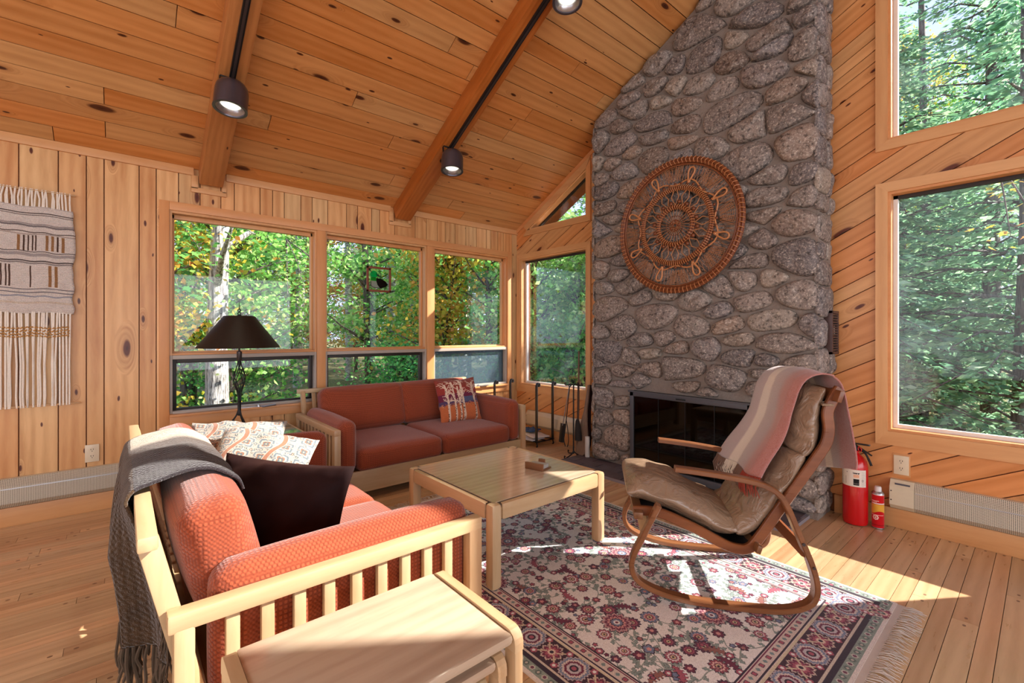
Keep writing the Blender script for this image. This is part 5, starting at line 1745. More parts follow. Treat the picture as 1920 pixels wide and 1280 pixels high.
def heater(loc, rz, L, label, endcap=0.115, other=False, solid=False):
    """local x along the wall, y into the room (negative)"""
    h = thing('baseboard_heater', loc, label, 'heater', rz)
    z0, z1, d = 0.124, 0.300, 0.062
    prof = [(0, z0), (-d * 0.55, z0), (-d, z0 + 0.028), (-d, z1 - 0.042), (-d * 0.55, z1), (0, z1)]
    def run(a, b, name, mat, gr=0):
        mb = MB(); mb.prism([(p[0] * (1 + gr), p[1]) for p in prof], (a, 0, 0), (0, 1, 0), (0, 0, 1), (1, 0, 0), b - a)
        return mb.build(name, mat, h, smooth=False)
    run(0, endcap, 'end_cap', M['enamel'], 0.04)
    run(endcap + 0.001, L, 'grille', M['enamel'] if solid else M['pierced'])
    mb = MB(); mb.box(endcap + 0.004, L - 0.004, -d - 0.001, -d + 0.002, z1 - 0.060, z1 - 0.054)
    if not solid: mb.build('element_edge', M['steel'], h, smooth=False)
    mb = MB()
    for z in (0.18, 0.235): mb.lathe([(0.004, 0), (0.004, 0.0015)], 8, (0.008, -d * 1.04, z), (0, -1, 0))
    mb.build('screw', M['bronze'], h)
    return h
hb = heater((-0.632, BY - 0.001, 0), 0, 2.4, 'cream baseboard heater with pierced grille under the right-hand window')
mb = MB(); mb.prism([(0.026, 0.283), (0.095, 0.283), (0.095, 0.296), (0.026, 0.296)], (0, -0.054, -0.0), (1, 0, 0), (0, 0.55, 0.83), (0, -0.83, 0.55), 0.002)
bd = MB(); bd.box(0.024, 0.095, -0.0535, -0.0515, 0.271, 0.284); bd.build('brand_badge', plain('badge_blue', S(74, 76, 88), 0.4), hb, smooth=False)
hl = heater((AX + 0.001, -3.6, 0), PI / 2, 4.7, 'long grey baseboard heater under the woven wall hanging')
hc = heater((-3.96, BY - 0.001, 0), 0, 0.90, 'short cream baseboard heater in the corner behind the log rack', 0.02, solid=True)
def outlet(loc, rz, label, plate=False):
    o_ = thing('wall_outlet', loc, label, 'outlet', rz)
    if plate:
        mb = MB(); mb.box(-0.043, 0.043, -0.004, 0, -0.068, 0.068, 0.001); mb.build('backing_block', M['trim_x'], o_)
    mb = MB(); mb.box(-0.036, 0.036, -0.010, -0.003, -0.058, 0.058, 0.0025); mb.build('cover_plate', M['ivory'], o_)
    for z in (-0.022, 0.022):
        mb = MB(); mb.lathe([(0.0165, 0.009), (0.0165, 0.0115)], 20, (0, 0, z), (0, -1, 0)); r1 = mb.build('receptacle', M['ivory'], o_)
        mb = MB()
        for x in (-0.006, 0.006): mb.box(x - 0.0014, x + 0.0014, -0.0119, -0.0112, z + 0.0, z + 0.009)
        mb.lathe([(0.0026, 0.0112), (0.0026, 0.0119)], 8, (0, 0, z - 0.007), (0, -1, 0))
        mb.build('slots', M['black'], r1, smooth=False)
    return o_
outlet((AX, -0.155, 0.389), PI / 2, 'ivory outlet low on the board wall below the hanging and windows')
outlet((-0.585, BY, 0.387), 0, 'ivory outlet under the large right-hand window', True)

# ------------------------------------------------------------------ fire extinguisher and spray can
def paint_label(w, h, lines, bg=(232, 226, 216)):
    P = Paint(w, h, bg); r = random.Random(11)
    return P
M['red'] = plain('red_enamel', S(196, 16, 22), 0.22, 0, 0.6, var=0.02)
fe = thing('fire_extinguisher', (-0.79, 3.525, 0.0004), 'large red fire extinguisher beside the chimney', 'fire extinguisher')
mb = MB(); mb.lathe([(0.050, 0), (0.062, 0.006), (0.066, 0.02), (0.066, 0.36), (0.060, 0.395), (0.044, 0.42), (0.026, 0.435), (0.020, 0.445), (0.020, 0.46)], 36)
mb.build('cylinder', M['red'], fe, ang=30)
P = Paint(300, 130, (226, 218, 206)); 
for k in range(22):
    yy_ = 14 + k * 5
    for x0, x1 in ((6, 74), (250, 294)): P.line(x0, yy_, x0 + (x1 - x0) * random.Random(k).uniform(.6, 1), yy_, 0.9, (150, 146, 140))
P.A[70:118, 175:228] = (30, 28, 28); P.A[36:60, 176:228] = (226, 172, 140)
P.line(100, 60, 100, 112, 2, (90, 60, 60)); P.disc(262, 80, 9, (60, 60, 60)); P.disc(262, 80, 6, (226, 218, 206))
def letters(P, x, y, s_, txt, col, wd=1.6):
    G = {'K': [(0,0,0,2),(1,0,0,1),(0,1,1,2)], 'i': [(0.3,.8,.3,2)], 'd': [(1,0,1,2),(1,1,0,1),(0,1,0,2),(0,2,1,2)], 'e': [(0,1.4,1,1.4),(1,1.4,1,.8),(1,.8,0,.8),(0,.8,0,2),(0,2,1,2)], 'F': [(0,0,0,2),(0,0,1,0),(0,1,.8,1)], 'I': [(.5,0,.5,2)], 'R': [(0,0,0,2),(0,0,1,0),(1,0,1,1),(1,1,0,1),(.3,1,1,2)], 'E': [(0,0,0,2),(0,0,1,0),(0,1,.8,1),(0,2,1,2)],
         'A': [(0,2,.5,0),(.5,0,1,2),(.2,1.2,.8,1.2)], 'T': [(0,0,1,0),(.5,0,.5,2)], 'G': [(1,0,0,0),(0,0,0,2),(0,2,1,2),(1,2,1,1),(1,1,.5,1)], 'S': [(1,0,0,0),(0,0,0,1),(0,1,1,1),(1,1,1,2),(1,2,0,2)], 'C': [(1,0,0,0),(0,0,0,2),(0,2,1,2)], 'a': [(0,.8,1,.8),(1,.8,1,2),(1,2,0,2),(0,2,0,1.4),(0,1.4,1,1.4)], 'r': [(0,.8,0,2),(0,1,1,.8)], 'o': [(0,.8,1,.8),(1,.8,1,2),(1,2,0,2),(0,2,0,.8)], 'n': [(0,.8,0,2),(0,.8,1,.8),(1,.8,1,2)], 'w': [(0,.8,.25,2),(.25,2,.5,1),(.5,1,.75,2),(.75,2,1,.8)], 'v': [(0,.8,.5,2),(.5,2,1,.8)], 'f': [(.3,0,.3,2),(.3,0,1,0),(0,.8,.8,.8)], '-': [(0,1,1,1)], '1': [(.5,0,.5,2)], 'l': [(.5,0,.5,2)]}
    for ch in txt:
        for (a, b, c, d) in G.get(ch, []): P.line(x + a * s_, y + b * s_, x + c * s_, y + d * s_, wd, col)
        x += s_ * 1.6
letters(P, 168, 18, 6, 'lowerer', (30, 28, 28), 1.8); P.disc(112, 24, 4, (60, 60, 60)); [P.line(180, 84 + 6 * q, 222, 84 + 6 * q, 1.0, (200, 196, 188)) for q in (3, 4)]
lab = image_mat('extinguisher_label', to_image('extinguisher_label', P.A), 0.4)
mb = MB(); mb.sheet(lambda u, v: (0.0666 * math.cos(-2.95 + u * 2.5), 0.0666 * math.sin(-2.95 + u * 2.5), 0.245 + v * 0.105), 30, 1, thick=-0.0003)
mb.build('label', lab, fe)
mb = MB(); mb.lathe([(0.017, 0.455), (0.019, 0.48), (0.012, 0.492)], 14); mb.box(-0.02, 0.075, -0.010, 0.010, 0.498, 0.506, 0.002); mb.beam((0.0, 0, 0.494), (0.085, 0, 0.44), 0.018, 0.005)
mb.build('lever', M['black'], fe)
mb = MB(); mb.tube(catmull([(0.02, -0.012, 0.488), (0.035, -0.014, 0.475), (0.03, -0.014, 0.458), (0.018, -0.013, 0.47), (0.02, -0.012, 0.488)], 4), 0.0025, 6)
mb.build('safety_pin', M['red'], fe)
mb = MB(); mb.tube(catmull([(0.012, 0, 0.47), (0.05, -0.01, 0.455), (0.072, -0.02, 0.42), (0.088, -0.03, 0.385)], 5), [0.006] * 10 + [0.007] * 5 + [0.008], 8)
mb.build('nozzle_hose', M['black'], fe)
sc_ = thing('spray_can', (-0.680, 3.545, 0.0004), 'small red aerosol fire spray can next to the extinguisher', 'spray can')
P = Paint(200, 220, (196, 20, 28)); P.A[56:62, :] = (236, 230, 222); P.A[0:4, :] = (236, 230, 222)
P.A[62:214, 128:] = (196, 196, 192)
for k in range(24): P.line(134, 80 + k * 5.4, 170 + (k * 37 % 26), 80 + k * 5.4, 0.9, (130, 128, 126))
yy, xx = np.mgrid[0:220, 0:200]
m_ = (yy > 64) & (yy < 118 + 10 * np.sin(xx / 16.0)) & (xx < 128); P.A[m_] = (222, 166, 60)
P.A[40:44, 20:70] = (240, 210, 200); P.A[48:51, 24:60] = (240, 210, 200)
P.flower(52, 150, 15, 8, [(1.0, (240, 222, 206)), (0.6, (196, 20, 28)), (0.3, (240, 222, 206))])
P.line(20, 134, 96, 134, 1.4, (240, 200, 190)); P.line(20, 200, 100, 200, 4, (160, 16, 22))
cl = image_mat('can_print', to_image('can_print', P.A), 0.3)
mb = MB(); mb.lathe([(0.028, 0), (0.0315, 0.003), (0.0315, 0.008)], 24); mb.lathe([(0.0315, 0.208), (0.030, 0.216), (0.022, 0.226)], 24)
mb.build('rim', M['steel'], sc_)
mb = MB(); mb.sheet(lambda u, v: (0.0312 * math.cos(-3.4 + u * 6.28), 0.0312 * math.sin(-3.4 + u * 6.28), 0.006 + 0.204 * v), 36, 1)
mb.build('can_body', cl, sc_)
mb = MB(); mb.lathe([(0.022, 0.222), (0.019, 0.226), (0.018, 0.25), (0.014, 0.256), (0.0, 0.257)], 18)
t = NT('clear_cap'); t.bsdf(S(214, 206, 204), 0.15, None, 0, 0.6); mb.build('clear_cap', t.mat, sc_)

# ------------------------------------------------------------------ track lights on the beams
def slope_pt(s_, y, d):
    return V((AX, y, CE)) + slope_v * s_ + nrm_in * d
def track(y, s0, s1, label):
    o = thing('light_track', slope_pt(s0, y, 0.135), label, 'track')
    mb = MB(); a, b = slope_pt(s0, y, 0.147), slope_pt(s1, y, 0.147)
    mb.beam(a, b, 0.034, 0.022, tuple(nrm_in), 0.003); mb.build('channel', M['black_metal'], o, world=True)
    mb = MB(); mb.beam(slope_pt(s0 + 0.01, y, 0.1585), slope_pt(s1 - 0.01, y, 0.1585), 0.014, 0.002, tuple(nrm_in)); mb.build('contact_slot', M['bronze'], o, world=True)
    return o
track(0.515, 0.92, LS - 0.05, 'black light track along the underside of the left ceiling beam')
track(2.11, 0.80, LS - 0.05, 'black light track along the underside of the middle ceiling beam')
t = NT('lamp_face')
e = t.n('Emission', i_Color=(1.0, 0.90, 0.74, 1), i_Strength=1.4); t.t.links.new(e.outputs[0], t.out.inputs[0]); M['bulb'] = t.mat
M['can_metal'] = plain('gunmetal_paint', S(92, 88, 98), 0.28, 0.75, 0.5, var=0.03)
def spot(s_, y, label, tilt=(0.12, -0.10), dx=0.0, bracket=0.035):
    p = slope_pt(s_, y, 0.158)
    o = thing('spotlight', p, label, 'spotlight', group='three track spotlights')
    ax = V((tilt[0], tilt[1], -1)).normalized()
    c = V((dx, 0.0, -bracket))
    mb = MB(); mb.beam((-0.05, -0.062, 0.01), (dx - 0.03, -0.064, -0.10), 0.020, 0.006, (0, 1, 0), 0.002); mb.beam((-0.05, 0, 0.004), (-0.05, -0.062, 0.008), 0.03, 0.012, (0, 0, 1), 0.002)
    mb.build('bracket', M['black_metal'], o)
    mb = MB(); mb.lathe([(0.0, 0.0), (0.045, 0.003), (0.070, 0.016), (0.086, 0.040), (0.091, 0.07), (0.091, 0.170), (0.093, 0.172), (0.093, 0.182), (0.078, 0.182), (0.074, 0.170)], 40, c, ax, cap=False)
    mb.build('housing', M['can_metal'], o)
    mb = MB(); mb.lathe([(0.082, 0.179), (0.060, 0.166), (0.052, 0.150)], 36, c, ax, cap=False); mb.build('baffle_ring', M['steel'], o)
    mb = MB(); mb.lathe([(0.0, 0.158), (0.030, 0.160), (0.052, 0.152), (0.056, 0.145)], 30, c, ax, cap=False); mb.build('bulb_face', M['bulb'], o)
    l = bpy.data.objects.new('spot_glow', bpy.data.lights.new('spot_glow', 'SPOT')); COL.objects.link(l); l.parent = o
    l.location = c + ax * 0.19; l.rotation_euler = (-ax).to_track_quat('Z', 'Y').to_euler()
    l.data.energy = 14; l.data.spot_size = 1.5; l.data.spot_blend = 0.8; l.data.color = (1.0, 0.86, 0.66); l.data.shadow_soft_size = 0.05
    return o
spot(1.00, 0.515, 'dark cylindrical spotlight on the left ceiling beam')
spot(0.99, 2.11, 'dark cylindrical spotlight low on the middle beam, above the right end of the windows')
spot(2.46, 2.11, 'dark cylindrical spotlight high on the middle beam, nearest the chimney top')

# ------------------------------------------------------------------ log rack, newspapers, fire tools, bellows, pipe
lr = thing('log_rack', (-3.50, 3.25, 0), 'black iron log rack with curled posts beside the loveseat', 'log rack')
for i, (x, y) in enumerate(((-3.49, 3.315), (-3.49, 3.555), (-3.98, 3.14), (-4.0, 3.385))):
    mb = MB(); mb.tube(catmull([(x, y, 0.045), (x, y, 0.3), (x, y, 0.60), (x, y + 0.004, 0.645), (x + 0.0, y + 0.018, 0.668), (x, y + 0.036, 0.662), (x, y + 0.04, 0.642), (x, y + 0.026, 0.636)], 4), 0, flat=(0.016, 0.006, (1, 0, 0)))
    mb.build('post', M['black_metal'], lr, world=True)
    mb = MB(); mb.tube(catmull([(x, y, 0.055), (x + 0.012, y - 0.004, 0.03), (x + 0.02, y - 0.006, 0.008), (x + 0.008, y - 0.01, 0.004)], 4), 0.007, 6); mb.build('foot', M['black_metal'], lr, world=True)
mb = MB()
for y, y2 in ((3.315, 3.14), (3.435, 3.262), (3.555, 3.385)): mb.beam((-3.99, y2, 0.058), (-3.47, y, 0.058), 0.02, 0.008)
mb.beam((-3.49, 3.30, 0.050), (-3.49, 3.57, 0.050), 0.02, 0.008); mb.beam((-3.98, 3.12, 0.050), (-4.0, 3.40, 0.050), 0.02, 0.008)
mb.build('base_frame', M['black_metal'], lr, world=True)
M['paper'] = plain('newsprint', S(214, 208, 200), 0.9, var=0.1, scale=40)
for i, (dy, rz_, lb, cl_) in enumerate(((-0.05, 0.1, 'folded newspaper on the log rack, undermost', S(196, 194, 196)), (0.03, -0.25, 'folded white newspaper on top in the log rack', S(224, 216, 206)))):
    n_ = thing('newspaper', (-3.66 + 0.02 * i, 3.40 + dy, 0.064 + 0.021 * i), lb, 'newspaper', rz_)
    mb = MB()
    def pg(u, v, i=i): return ((u - 0.5) * 0.30, (v - 0.5) * 0.20, 0.016 + 0.004 * math.sin(u * 5 + i) + 0.003 * mnoise.noise(V((u * 6, v * 6, i))))
    mb.sheet(pg, 14, 10, thick=0.013)
    mb.build('folded_pages', plain('newsprint_%d' % i, cl_, 0.9, var=0.15, scale=60), n_, ang=0)
bc = thing('blue_cloth', (-3.76, 3.46, 0.107), 'crumpled blue cloth lying behind the newspapers', 'cloth')
mb = MB(); mb.sheet(lambda u, v: ((u - 0.5) * 0.20 + 0.01 * math.sin(v * 7), (v - 0.5) * 0.16, 0.022 + 0.022 * mnoise.noise(V((u * 4, v * 4, 1))) + 0.008 * mnoise.noise(V((u * 11, v * 9, 5)))), 24, 20, thick=0.012)
mb.build('folded_cloth', plain('blue_cotton', S(60, 92, 140), 0.9, var=0.2), bc, ang=0)

TX, TY = -2.985, 3.33
fs = thing('fire_tool_stand', (TX, TY, 0), 'black iron fireplace tool stand with curled hooks', 'tool stand')
mb = MB(); mb.tube([(TX, TY, 0.03), (TX, TY, 0.70)], 0.007, 8)
mb.build('pole', M['black_metal'], fs, world=True)
for k in range(3):
    a = 2 * PI * k / 3 + 0.6
    mb = MB(); mb.tube(catmull([(TX, TY, 0.06), (TX + 0.03 * math.cos(a), TY + 0.03 * math.sin(a), 0.03), (TX + 0.10 * math.cos(a), TY + 0.10 * math.sin(a), 0.012), (TX + 0.135 * math.cos(a), TY + 0.135 * math.sin(a), 0.010), (TX + 0.14 * math.cos(a), TY + 0.14 * math.sin(a), 0.03), (TX + 0.125 * math.cos(a), TY + 0.125 * math.sin(a), 0.026)], 5), 0.006, 6)
    mb.build('foot', M['black_metal'], fs, world=True)
for k in range(4):
    a = PI / 2 * k + 0.25
    mb = MB(); c_, s_ = math.cos(a), math.sin(a)
    mb.tube(catmull([(TX, TY, 0.695), (TX + .03 * c_, TY + .03 * s_, 0.705), (TX + .06 * c_, TY + .06 * s_, 0.692), (TX + .085 * c_, TY + .085 * s_, 0.690), (TX + .097 * c_, TY + .097 * s_, 0.702), (TX + .088 * c_, TY + .088 * s_, 0.712), (TX + .08 * c_, TY + .08 * s_, 0.702)], 5), 0.0052, 6)
    mb.build('hook', M['black_metal'], fs, world=True)
def tool(name, label, dx, dy, tip, fn):
    o = thing(name, (TX + dx, TY + dy, 0.68), label, name.replace('fire_', '').replace('_', ' '))
    mb = MB(); b = V((TX + dx, TY + dy, 0.685)); e_ = V(tip)
    mb.tube([b, b.lerp(e_, 0.5), e_], 0.0045, 6); mb.tube(circ(0.012, 0, 14), 0.003, 5, closed=True)
    mb2 = MB(); mb2.tube([b, b.lerp(e_, 0.5), e_], 0.0045, 6); mb2.tube([V(p) + b + V((0, 0, 0.01)) for p in circ(0.012, 0, 14)], 0.003, 5, closed=True)
    mb2.build('handle_rod', M['steel'] if 'shovel' in name else M['black_metal'], o, world=True)
    m_, mt, nm = fn(e_); m_.build(nm, mt, o, world=True)
    return o
def shovel_blade(e_):
    m_ = MB()
    m_.sheet(lambda u, v: (e_.x + (u - 0.5) * 0.075 * (1 - 0.1 * v) - 0.03 * v * 1.0, e_.y + 0.012 * (2 * u - 1) ** 2 + 0.0, e_.z + 0.02 - 0.19 * v), 10, 10, thick=0.002)
    return m_, M['black_metal'], 'blade'
tool('fire_shovel', 'black ash shovel hanging on the fireplace tool stand', -0.045, -0.01, (TX - 0.115, TY - 0.03, 0.29), shovel_blade)
def tongs_f(e_):
    m_ = MB()
    for s_ in (-1, 1): m_.tube(catmull([e_, e_ + V((s_ * 0.02, 0, -0.10)), e_ + V((s_ * 0.03, 0, -0.2)), e_ + V((s_ * 0.012, 0, -0.26))], 4), 0.004, 6)
    return m_, M['black_metal'], 'jaws'
tool('fire_tongs', 'slim fireplace tongs hanging on the tool stand', -0.01, -0.045, (TX - 0.04, TY - 0.06, 0.36), tongs_f)
def brush_f(e_):
    m_ = MB(); m_.lathe([(0.012, 0.0), (0.02, 0.02), (0.032, 0.12), (0.036, 0.2)], 16, e_, (0.1, -0.05, -1))
    return m_, plain('dark_bristle', S(40, 34, 30), 0.9, bump=0.8, scale=200), 'bristles'
tool('fire_brush', 'dark hearth brush hanging on the fireplace tool stand', 0.03, 0.03, (TX + 0.015, TY + 0.04, 0.36), brush_f)
bl = thing('fireplace_bellows', (-2.90, 3.44, 0), 'tall grey-brown wooden bellows leaning against the wall behind the tool stand', 'bellows')
t = NT('weathered_wood'); nz = t.noise(t.vmath('MULTIPLY', t.n('TexCoord').outputs['Object'], (12, 12, 1.2)), 5, 4, 0.6)
t.bsdf(t.mix(nz, S(96, 74, 60), S(160, 132, 110)), 0.6, t.bump(nz, 0.3, 0.003)); M['weathered'] = t.mat
def bel(k):
    out = [(-0.012, 0.70), (-0.018, 0.60), (-0.022, 0.45), (-0.05, 0.32), (-0.085, 0.22), (-0.095, 0.14), (-0.075, 0.05), (-0.03, 0.01)]
    return [(x * k, z) for x, z in out] + [(-x * k, z) for x, z in reversed(out)]
exb = V((0.97, -0.25, 0)).normalized(); ezb = V((0, 0.20, 1)).normalized(); eyb = exb.cross(ezb)
mb = MB(); mb.prism(bel(1.0), (-2.925, 3.36, 0.0), exb, ezb, eyb, 0.014); mb.build('front_paddle', M['weathered'], bl, world=True, smooth=False)
mb = MB(); mb.prism(bel(0.92), V((-2.925, 3.36, 0.004)) - eyb * 0.002, exb, ezb, -eyb, 0.04); mb.build('leather_gusset', M['velvet'], bl, world=True, smooth=False)
wr = thing('walking_stick', (-3.0, 3.39, 0), 'brown wooden stick standing upright behind the fire tools', 'stick')
mb = MB(); mb.tube([(-2.985, 3.385, 0.004), (-3.0, 3.42, 0.5), (-3.03, 3.46, 1.02)], [0.010, 0.0095, 0.0085], 10); mb.build('shaft', plain('dark_brown_wood', S(96, 58, 34), 0.5), wr, world=True)
lg = thing('firewood_board', (-2.85, 3.52, 0), 'warm brown split board leaning in the corner beside the chimney', 'board')
mb = MB(); mb.prism([(-0.05, 0), (0.06, 0), (0.05, 0.22), (0.02, 0.30), (-0.02, 0.27), (-0.055, 0.14)], (-2.86, 3.56, 0.001), (0.95, -0.3, 0), (0, 0.10, 1), (0.3, 0.95, 0), 0.03)
mb.build('split_face', M['teak_z'], lg, world=True, smooth=False)
pp = thing('paper_roll', (-2.825, 3.40, 0), 'thin white paper roll standing against the left foot of the chimney', 'roll')
mb = MB(); mb.lathe([(0.021, 0.0005), (0.022, 0.002), (0.022, 0.22), (0.018, 0.221), (0.018, 0.2)], 20, (-2.825, 3.345, 0)); mb.build('tube', plain('white_paper', S(206, 196, 186), 0.8), pp, world=True)

# ------------------------------------------------------------------ vent on the chimney return
vg = thing('wall_vent', (-0.945, 3.59, 1.06), 'brown louvred metal vent on the right side of the chimney', 'vent')
t = NT('brown_vent'); t.bsdf(S(84, 64, 60), 0.4, None, 0.3, 0.4); M['vent'] = t.mat
vx = CX1 + 0.045
mb = MB()
for (a, b, c, d) in ((3.505, 3.52, 1.06, 1.345), (3.628, 3.643, 1.06, 1.345), (3.505, 3.643, 1.06, 1.078), (3.505, 3.643, 1.327, 1.345)): mb.box(vx - 0.05, vx + 0.004, a, b, c, d, 0.002)
mb.build('vent_frame', M['vent'], vg, world=True)
for k in range(15):
    z = 1.085 + k * 0.0165
    mb = MB(); mb.box(vx - 0.008, vx + 0.002, 3.52, 3.628, z, z + 0.008, 0, Matrix.Identity(4)); mb.build('louver', M['vent'], vg, world=True, smooth=False)
mb = MB(); mb.box(vx - 0.012, vx - 0.010, 3.515, 3.635, 1.07, 1.335); mb.build('dark_back', M['black'], vg, world=True, smooth=False)

# ------------------------------------------------------------------ stained glass bird
dk = thing('stained_glass_panel', (AX - 0.07, 1.905, 1.60), 'small stained glass duck with green head hanging in the middle window', 'stained glass')
GX = AX - 0.062
y0, y1, z0, z1 = 1.785, 2.035, 1.60, 1.845
mb = MB()
for (a, b, c, d) in ((y0, y0 + 0.02, z0, z1), (y1 - 0.02, y1, z0, z1), (y0, y1, z0, z0 + 0.02), (y0, y1, z1 - 0.02, z1)): mb.box(GX, GX + 0.014, a, b, c, d, 0.002)
mb.build('wooden_frame', plain('redwood', S(126, 62, 32), 0.5), dk, world=True)
def sg(name, col, trans):
    t = NT(name); tr = t.n('BsdfTransparent', i_Color=trans); d_ = t.n('BsdfPrincipled', i_0=col, i_Roughness=0.15)
    tl = t.n('BsdfTranslucent', i_Color=col)
    m1 = t.n('MixShader', i_0=0.5, i_1=d_.outputs[0], i_2=tl.outputs[0])
    t.t.links.new(t.n('MixShader', i_0=0.6, i_1=tr.outputs[0], i_2=m1.outputs[0]).outputs[0], t.out.inputs[0]); return t.mat
cy, cz = 1.91, 1.722
def gp(name, pts, mat):
    mb = MB(); P_ = [(cy + a * 0.118, cz + b * 0.118) for a, b in pts]
    mb.prism(P_, (GX + 0.004, 0, 0), (0, 1, 0), (0, 0, 1), (1, 0, 0), 0.004)
    return mb.build(name, mat, dk, world=True, smooth=False)
def arc(cx, cz_, r, a0, a1, n=10, sy=1.0): return [(cx + r * math.cos(a0 + (a1 - a0) * k / n), cz_ + sy * r * math.sin(a0 + (a1 - a0) * k / n)) for k in range(n + 1)]
gp('green_head', arc(-0.42, 0.40, 0.31, 0.0, 2 * PI - 0.35, 18), sg('green_glass', S(0, 200, 110), S(40, 230, 140)))
gp('bill', [(-0.20, 0.52), (0.12, 0.30), (0.10, 0.24), (-0.22, 0.34)], M['black'])
gp('neck', [(-0.66, 0.14), (-0.25, 0.14), (-0.22, -0.12), (-0.70, -0.12)], sg('lime_glass', S(40, 170, 60), S(60, 220, 80)))
gp('collar', [(-0.62, 0.20), (-0.26, 0.20), (-0.25, 0.12), (-0.66, 0.12)], sg('clear_white_glass', S(220, 220, 210), S(240, 240, 230)))
gp('pale_breast', [(-0.70, -0.14), (-0.22, -0.14), (-0.12, -0.45), (0.10, -0.70), (-0.35, -0.76), (-0.62, -0.66), (-0.74, -0.4)], sg('milk_glass', S(196, 196, 186), S(210, 210, 200)))
gp('brown_wing', [(-0.22, 0.12), (0.20, 0.08), (0.60, -0.12), (0.82, -0.40), (0.60, -0.58), (0.14, -0.72), (-0.10, -0.48), (-0.20, -0.18)], sg('dark_brown_glass', S(28, 18, 14), S(50, 34, 26)))
mb = MB()
for pts in ([(-0.85, 0.85), (-0.60, 0.55)], [(0.16, 0.62), (0.22, 0.05)], [(0.2, 0.2), (0.85, 0.55)], [(0.7, -0.55), (0.55, -0.98)], [(-0.74, -0.2), (-0.76, -0.55), (-0.6, -0.72), (-0.3, -0.78), (0.12, -0.76)]):
    mb.tube([(GX + 0.006, cy + a * 0.108, cz + b * 0.105) for a, b in pts], 0.0038, 5)
mb.build('lead_came', M['black'], dk, world=True)
mb = MB(); mb.box(GX + 0.005, GX + 0.007, y0 + 0.012, y1 - 0.012, z0 + 0.012, z1 - 0.012)
mb.build('clear_glass', M['glass'], dk, world=True, smooth=False)
mb = MB(); mb.tube([(GX + 0.006, y0 + 0.03, z1), (GX - 0.006, 1.91, 2.04), (GX + 0.006, y1 - 0.03, z1)], 0.0012, 4); mb.build('hanging_wire', M['steel'], dk, world=True)

# ------------------------------------------------------------------ the woods outside
GZ = -1.0
def leaf_mat(name, stops, trans=0.45, hue=0.03):
    t = NT(name)
    ri = t.n('NewGeometry').outputs['Random Per Island']
    oi = t.n('ObjectInfo').outputs['Random']
    c = t.ramp(ri, stops)
    hs = t.n('HueSaturation'); t.put(hs.inputs['Color'], c)
    t.put(hs.inputs['Hue'], t.math('MULTIPLY_ADD', oi, hue, 0.5 - hue / 2)); t.put(hs.inputs['Value'], t.math('MULTIPLY_ADD', oi, 0.3, 0.85))
    d = t.n('BsdfPrincipled', i_0=hs.outputs[0], i_Roughness=0.5); d.inputs['Specular IOR Level'].default_value = 0.25
    tl = t.n('BsdfTranslucent', i_Color=hs.outputs[0])
    t.t.links.new(t.n('MixShader', i_0=trans, i_1=d.outputs[0], i_2=tl.outputs[0]).outputs[0], t.out.inputs[0])
    return t.mat
M['needles'] = leaf_mat('needles', [(0, S(84, 132, 100)), (0.5, S(134, 182, 136)), (0.85, S(176, 216, 164)), (1, S(206, 228, 190))], 0.55)
M['leaf_green'] = leaf_mat('green_leaves', [(0, S(92, 156, 72)), (0.5, S(146, 206, 100)), (0.9, S(206, 236, 140)), (1, S(242, 246, 180))], 0.55)
M['leaf_yellow'] = leaf_mat('yellow_leaves', [(0, S(180, 180, 60)), (0.45, S(230, 204, 80)), (0.8, S(240, 196, 90)), (1, S(232, 150, 80))], 0.55)
M['leaf_deep'] = leaf_mat('deep_green_leaves', [(0, S(66, 140, 74)), (0.6, S(104, 184, 96)), (1, S(160, 212, 116))], 0.5)
def bark_mat(name, a, b, sc_=(10, 10, 1.5)):
    t = NT(name)
    nz = t.noise(t.vmath('MULTIPLY', t.n('TexCoord').outputs['Object'], sc_), 2.2, 5, 0.7, 0.5)
    c = t.ramp(nz, [(0.40, a), (0.56, b)])
    t.bsdf(c, 0.85, t.bump(nz, 0.9, 0.04)); return t.mat
M['bark'] = bark_mat('grey_bark', S(60, 50, 46), S(128, 116, 108))
M['bark_pale'] = bark_mat('pale_bark', S(88, 80, 76), S(226, 220, 212), (16, 16, 1.6))
M['bark_birch'] = bark_mat('birch_bark', S(120, 112, 104), S(220, 214, 204), (3, 3, 9))

def leaves_mesh(name, C, D, size, ratio, rs):
    """C centres (N,3), D long direction (N,3)"""
    N = len(C)
    D = D / np.linalg.norm(D, axis=1, keepdims=True)
    R_ = rs.randn(N, 3); R_[:, 2] *= 0.6
    S_ = np.cross(D, R_); S_ /= np.linalg.norm(S_, axis=1, keepdims=True) + 1e-9
    s_ = size * (0.7 + 0.6 * rs.rand(N, 1))
    up = np.cross(S_, D)
    v = np.empty((N, 4, 3), np.float32)
    v[:, 0] = C; v[:, 1] = C + D * s_ * 0.5 + S_ * s_ * ratio / 2 + up * s_ * 0.08
    v[:, 2] = C + D * s_; v[:, 3] = C + D * s_ * 0.5 - S_ * s_ * ratio / 2 + up * s_ * 0.08
    me = bpy.data.meshes.new(name)
    me.vertices.add(4 * N); me.vertices.foreach_set('co', v.ravel())
    me.loops.add(4 * N); me.loops.foreach_set('vertex_index', np.arange(4 * N, dtype=np.int32))
    me.polygons.add(N); me.polygons.foreach_set('loop_start', np.arange(0, 4 * N, 4, dtype=np.int32)); me.polygons.foreach_set('loop_total', np.full(N, 4, np.int32))
    me.update(calc_edges=True)
    return me
def wood_mesh(name, tubes, n=7):
    mb = MB()
    for pts, rr in tubes: mb.tube(pts, rr, n)
    me_o = mb.build(name, M['bark'], None, ang=0)
    me = me_o.data; bpy.data.objects.remove(me_o)
    return me
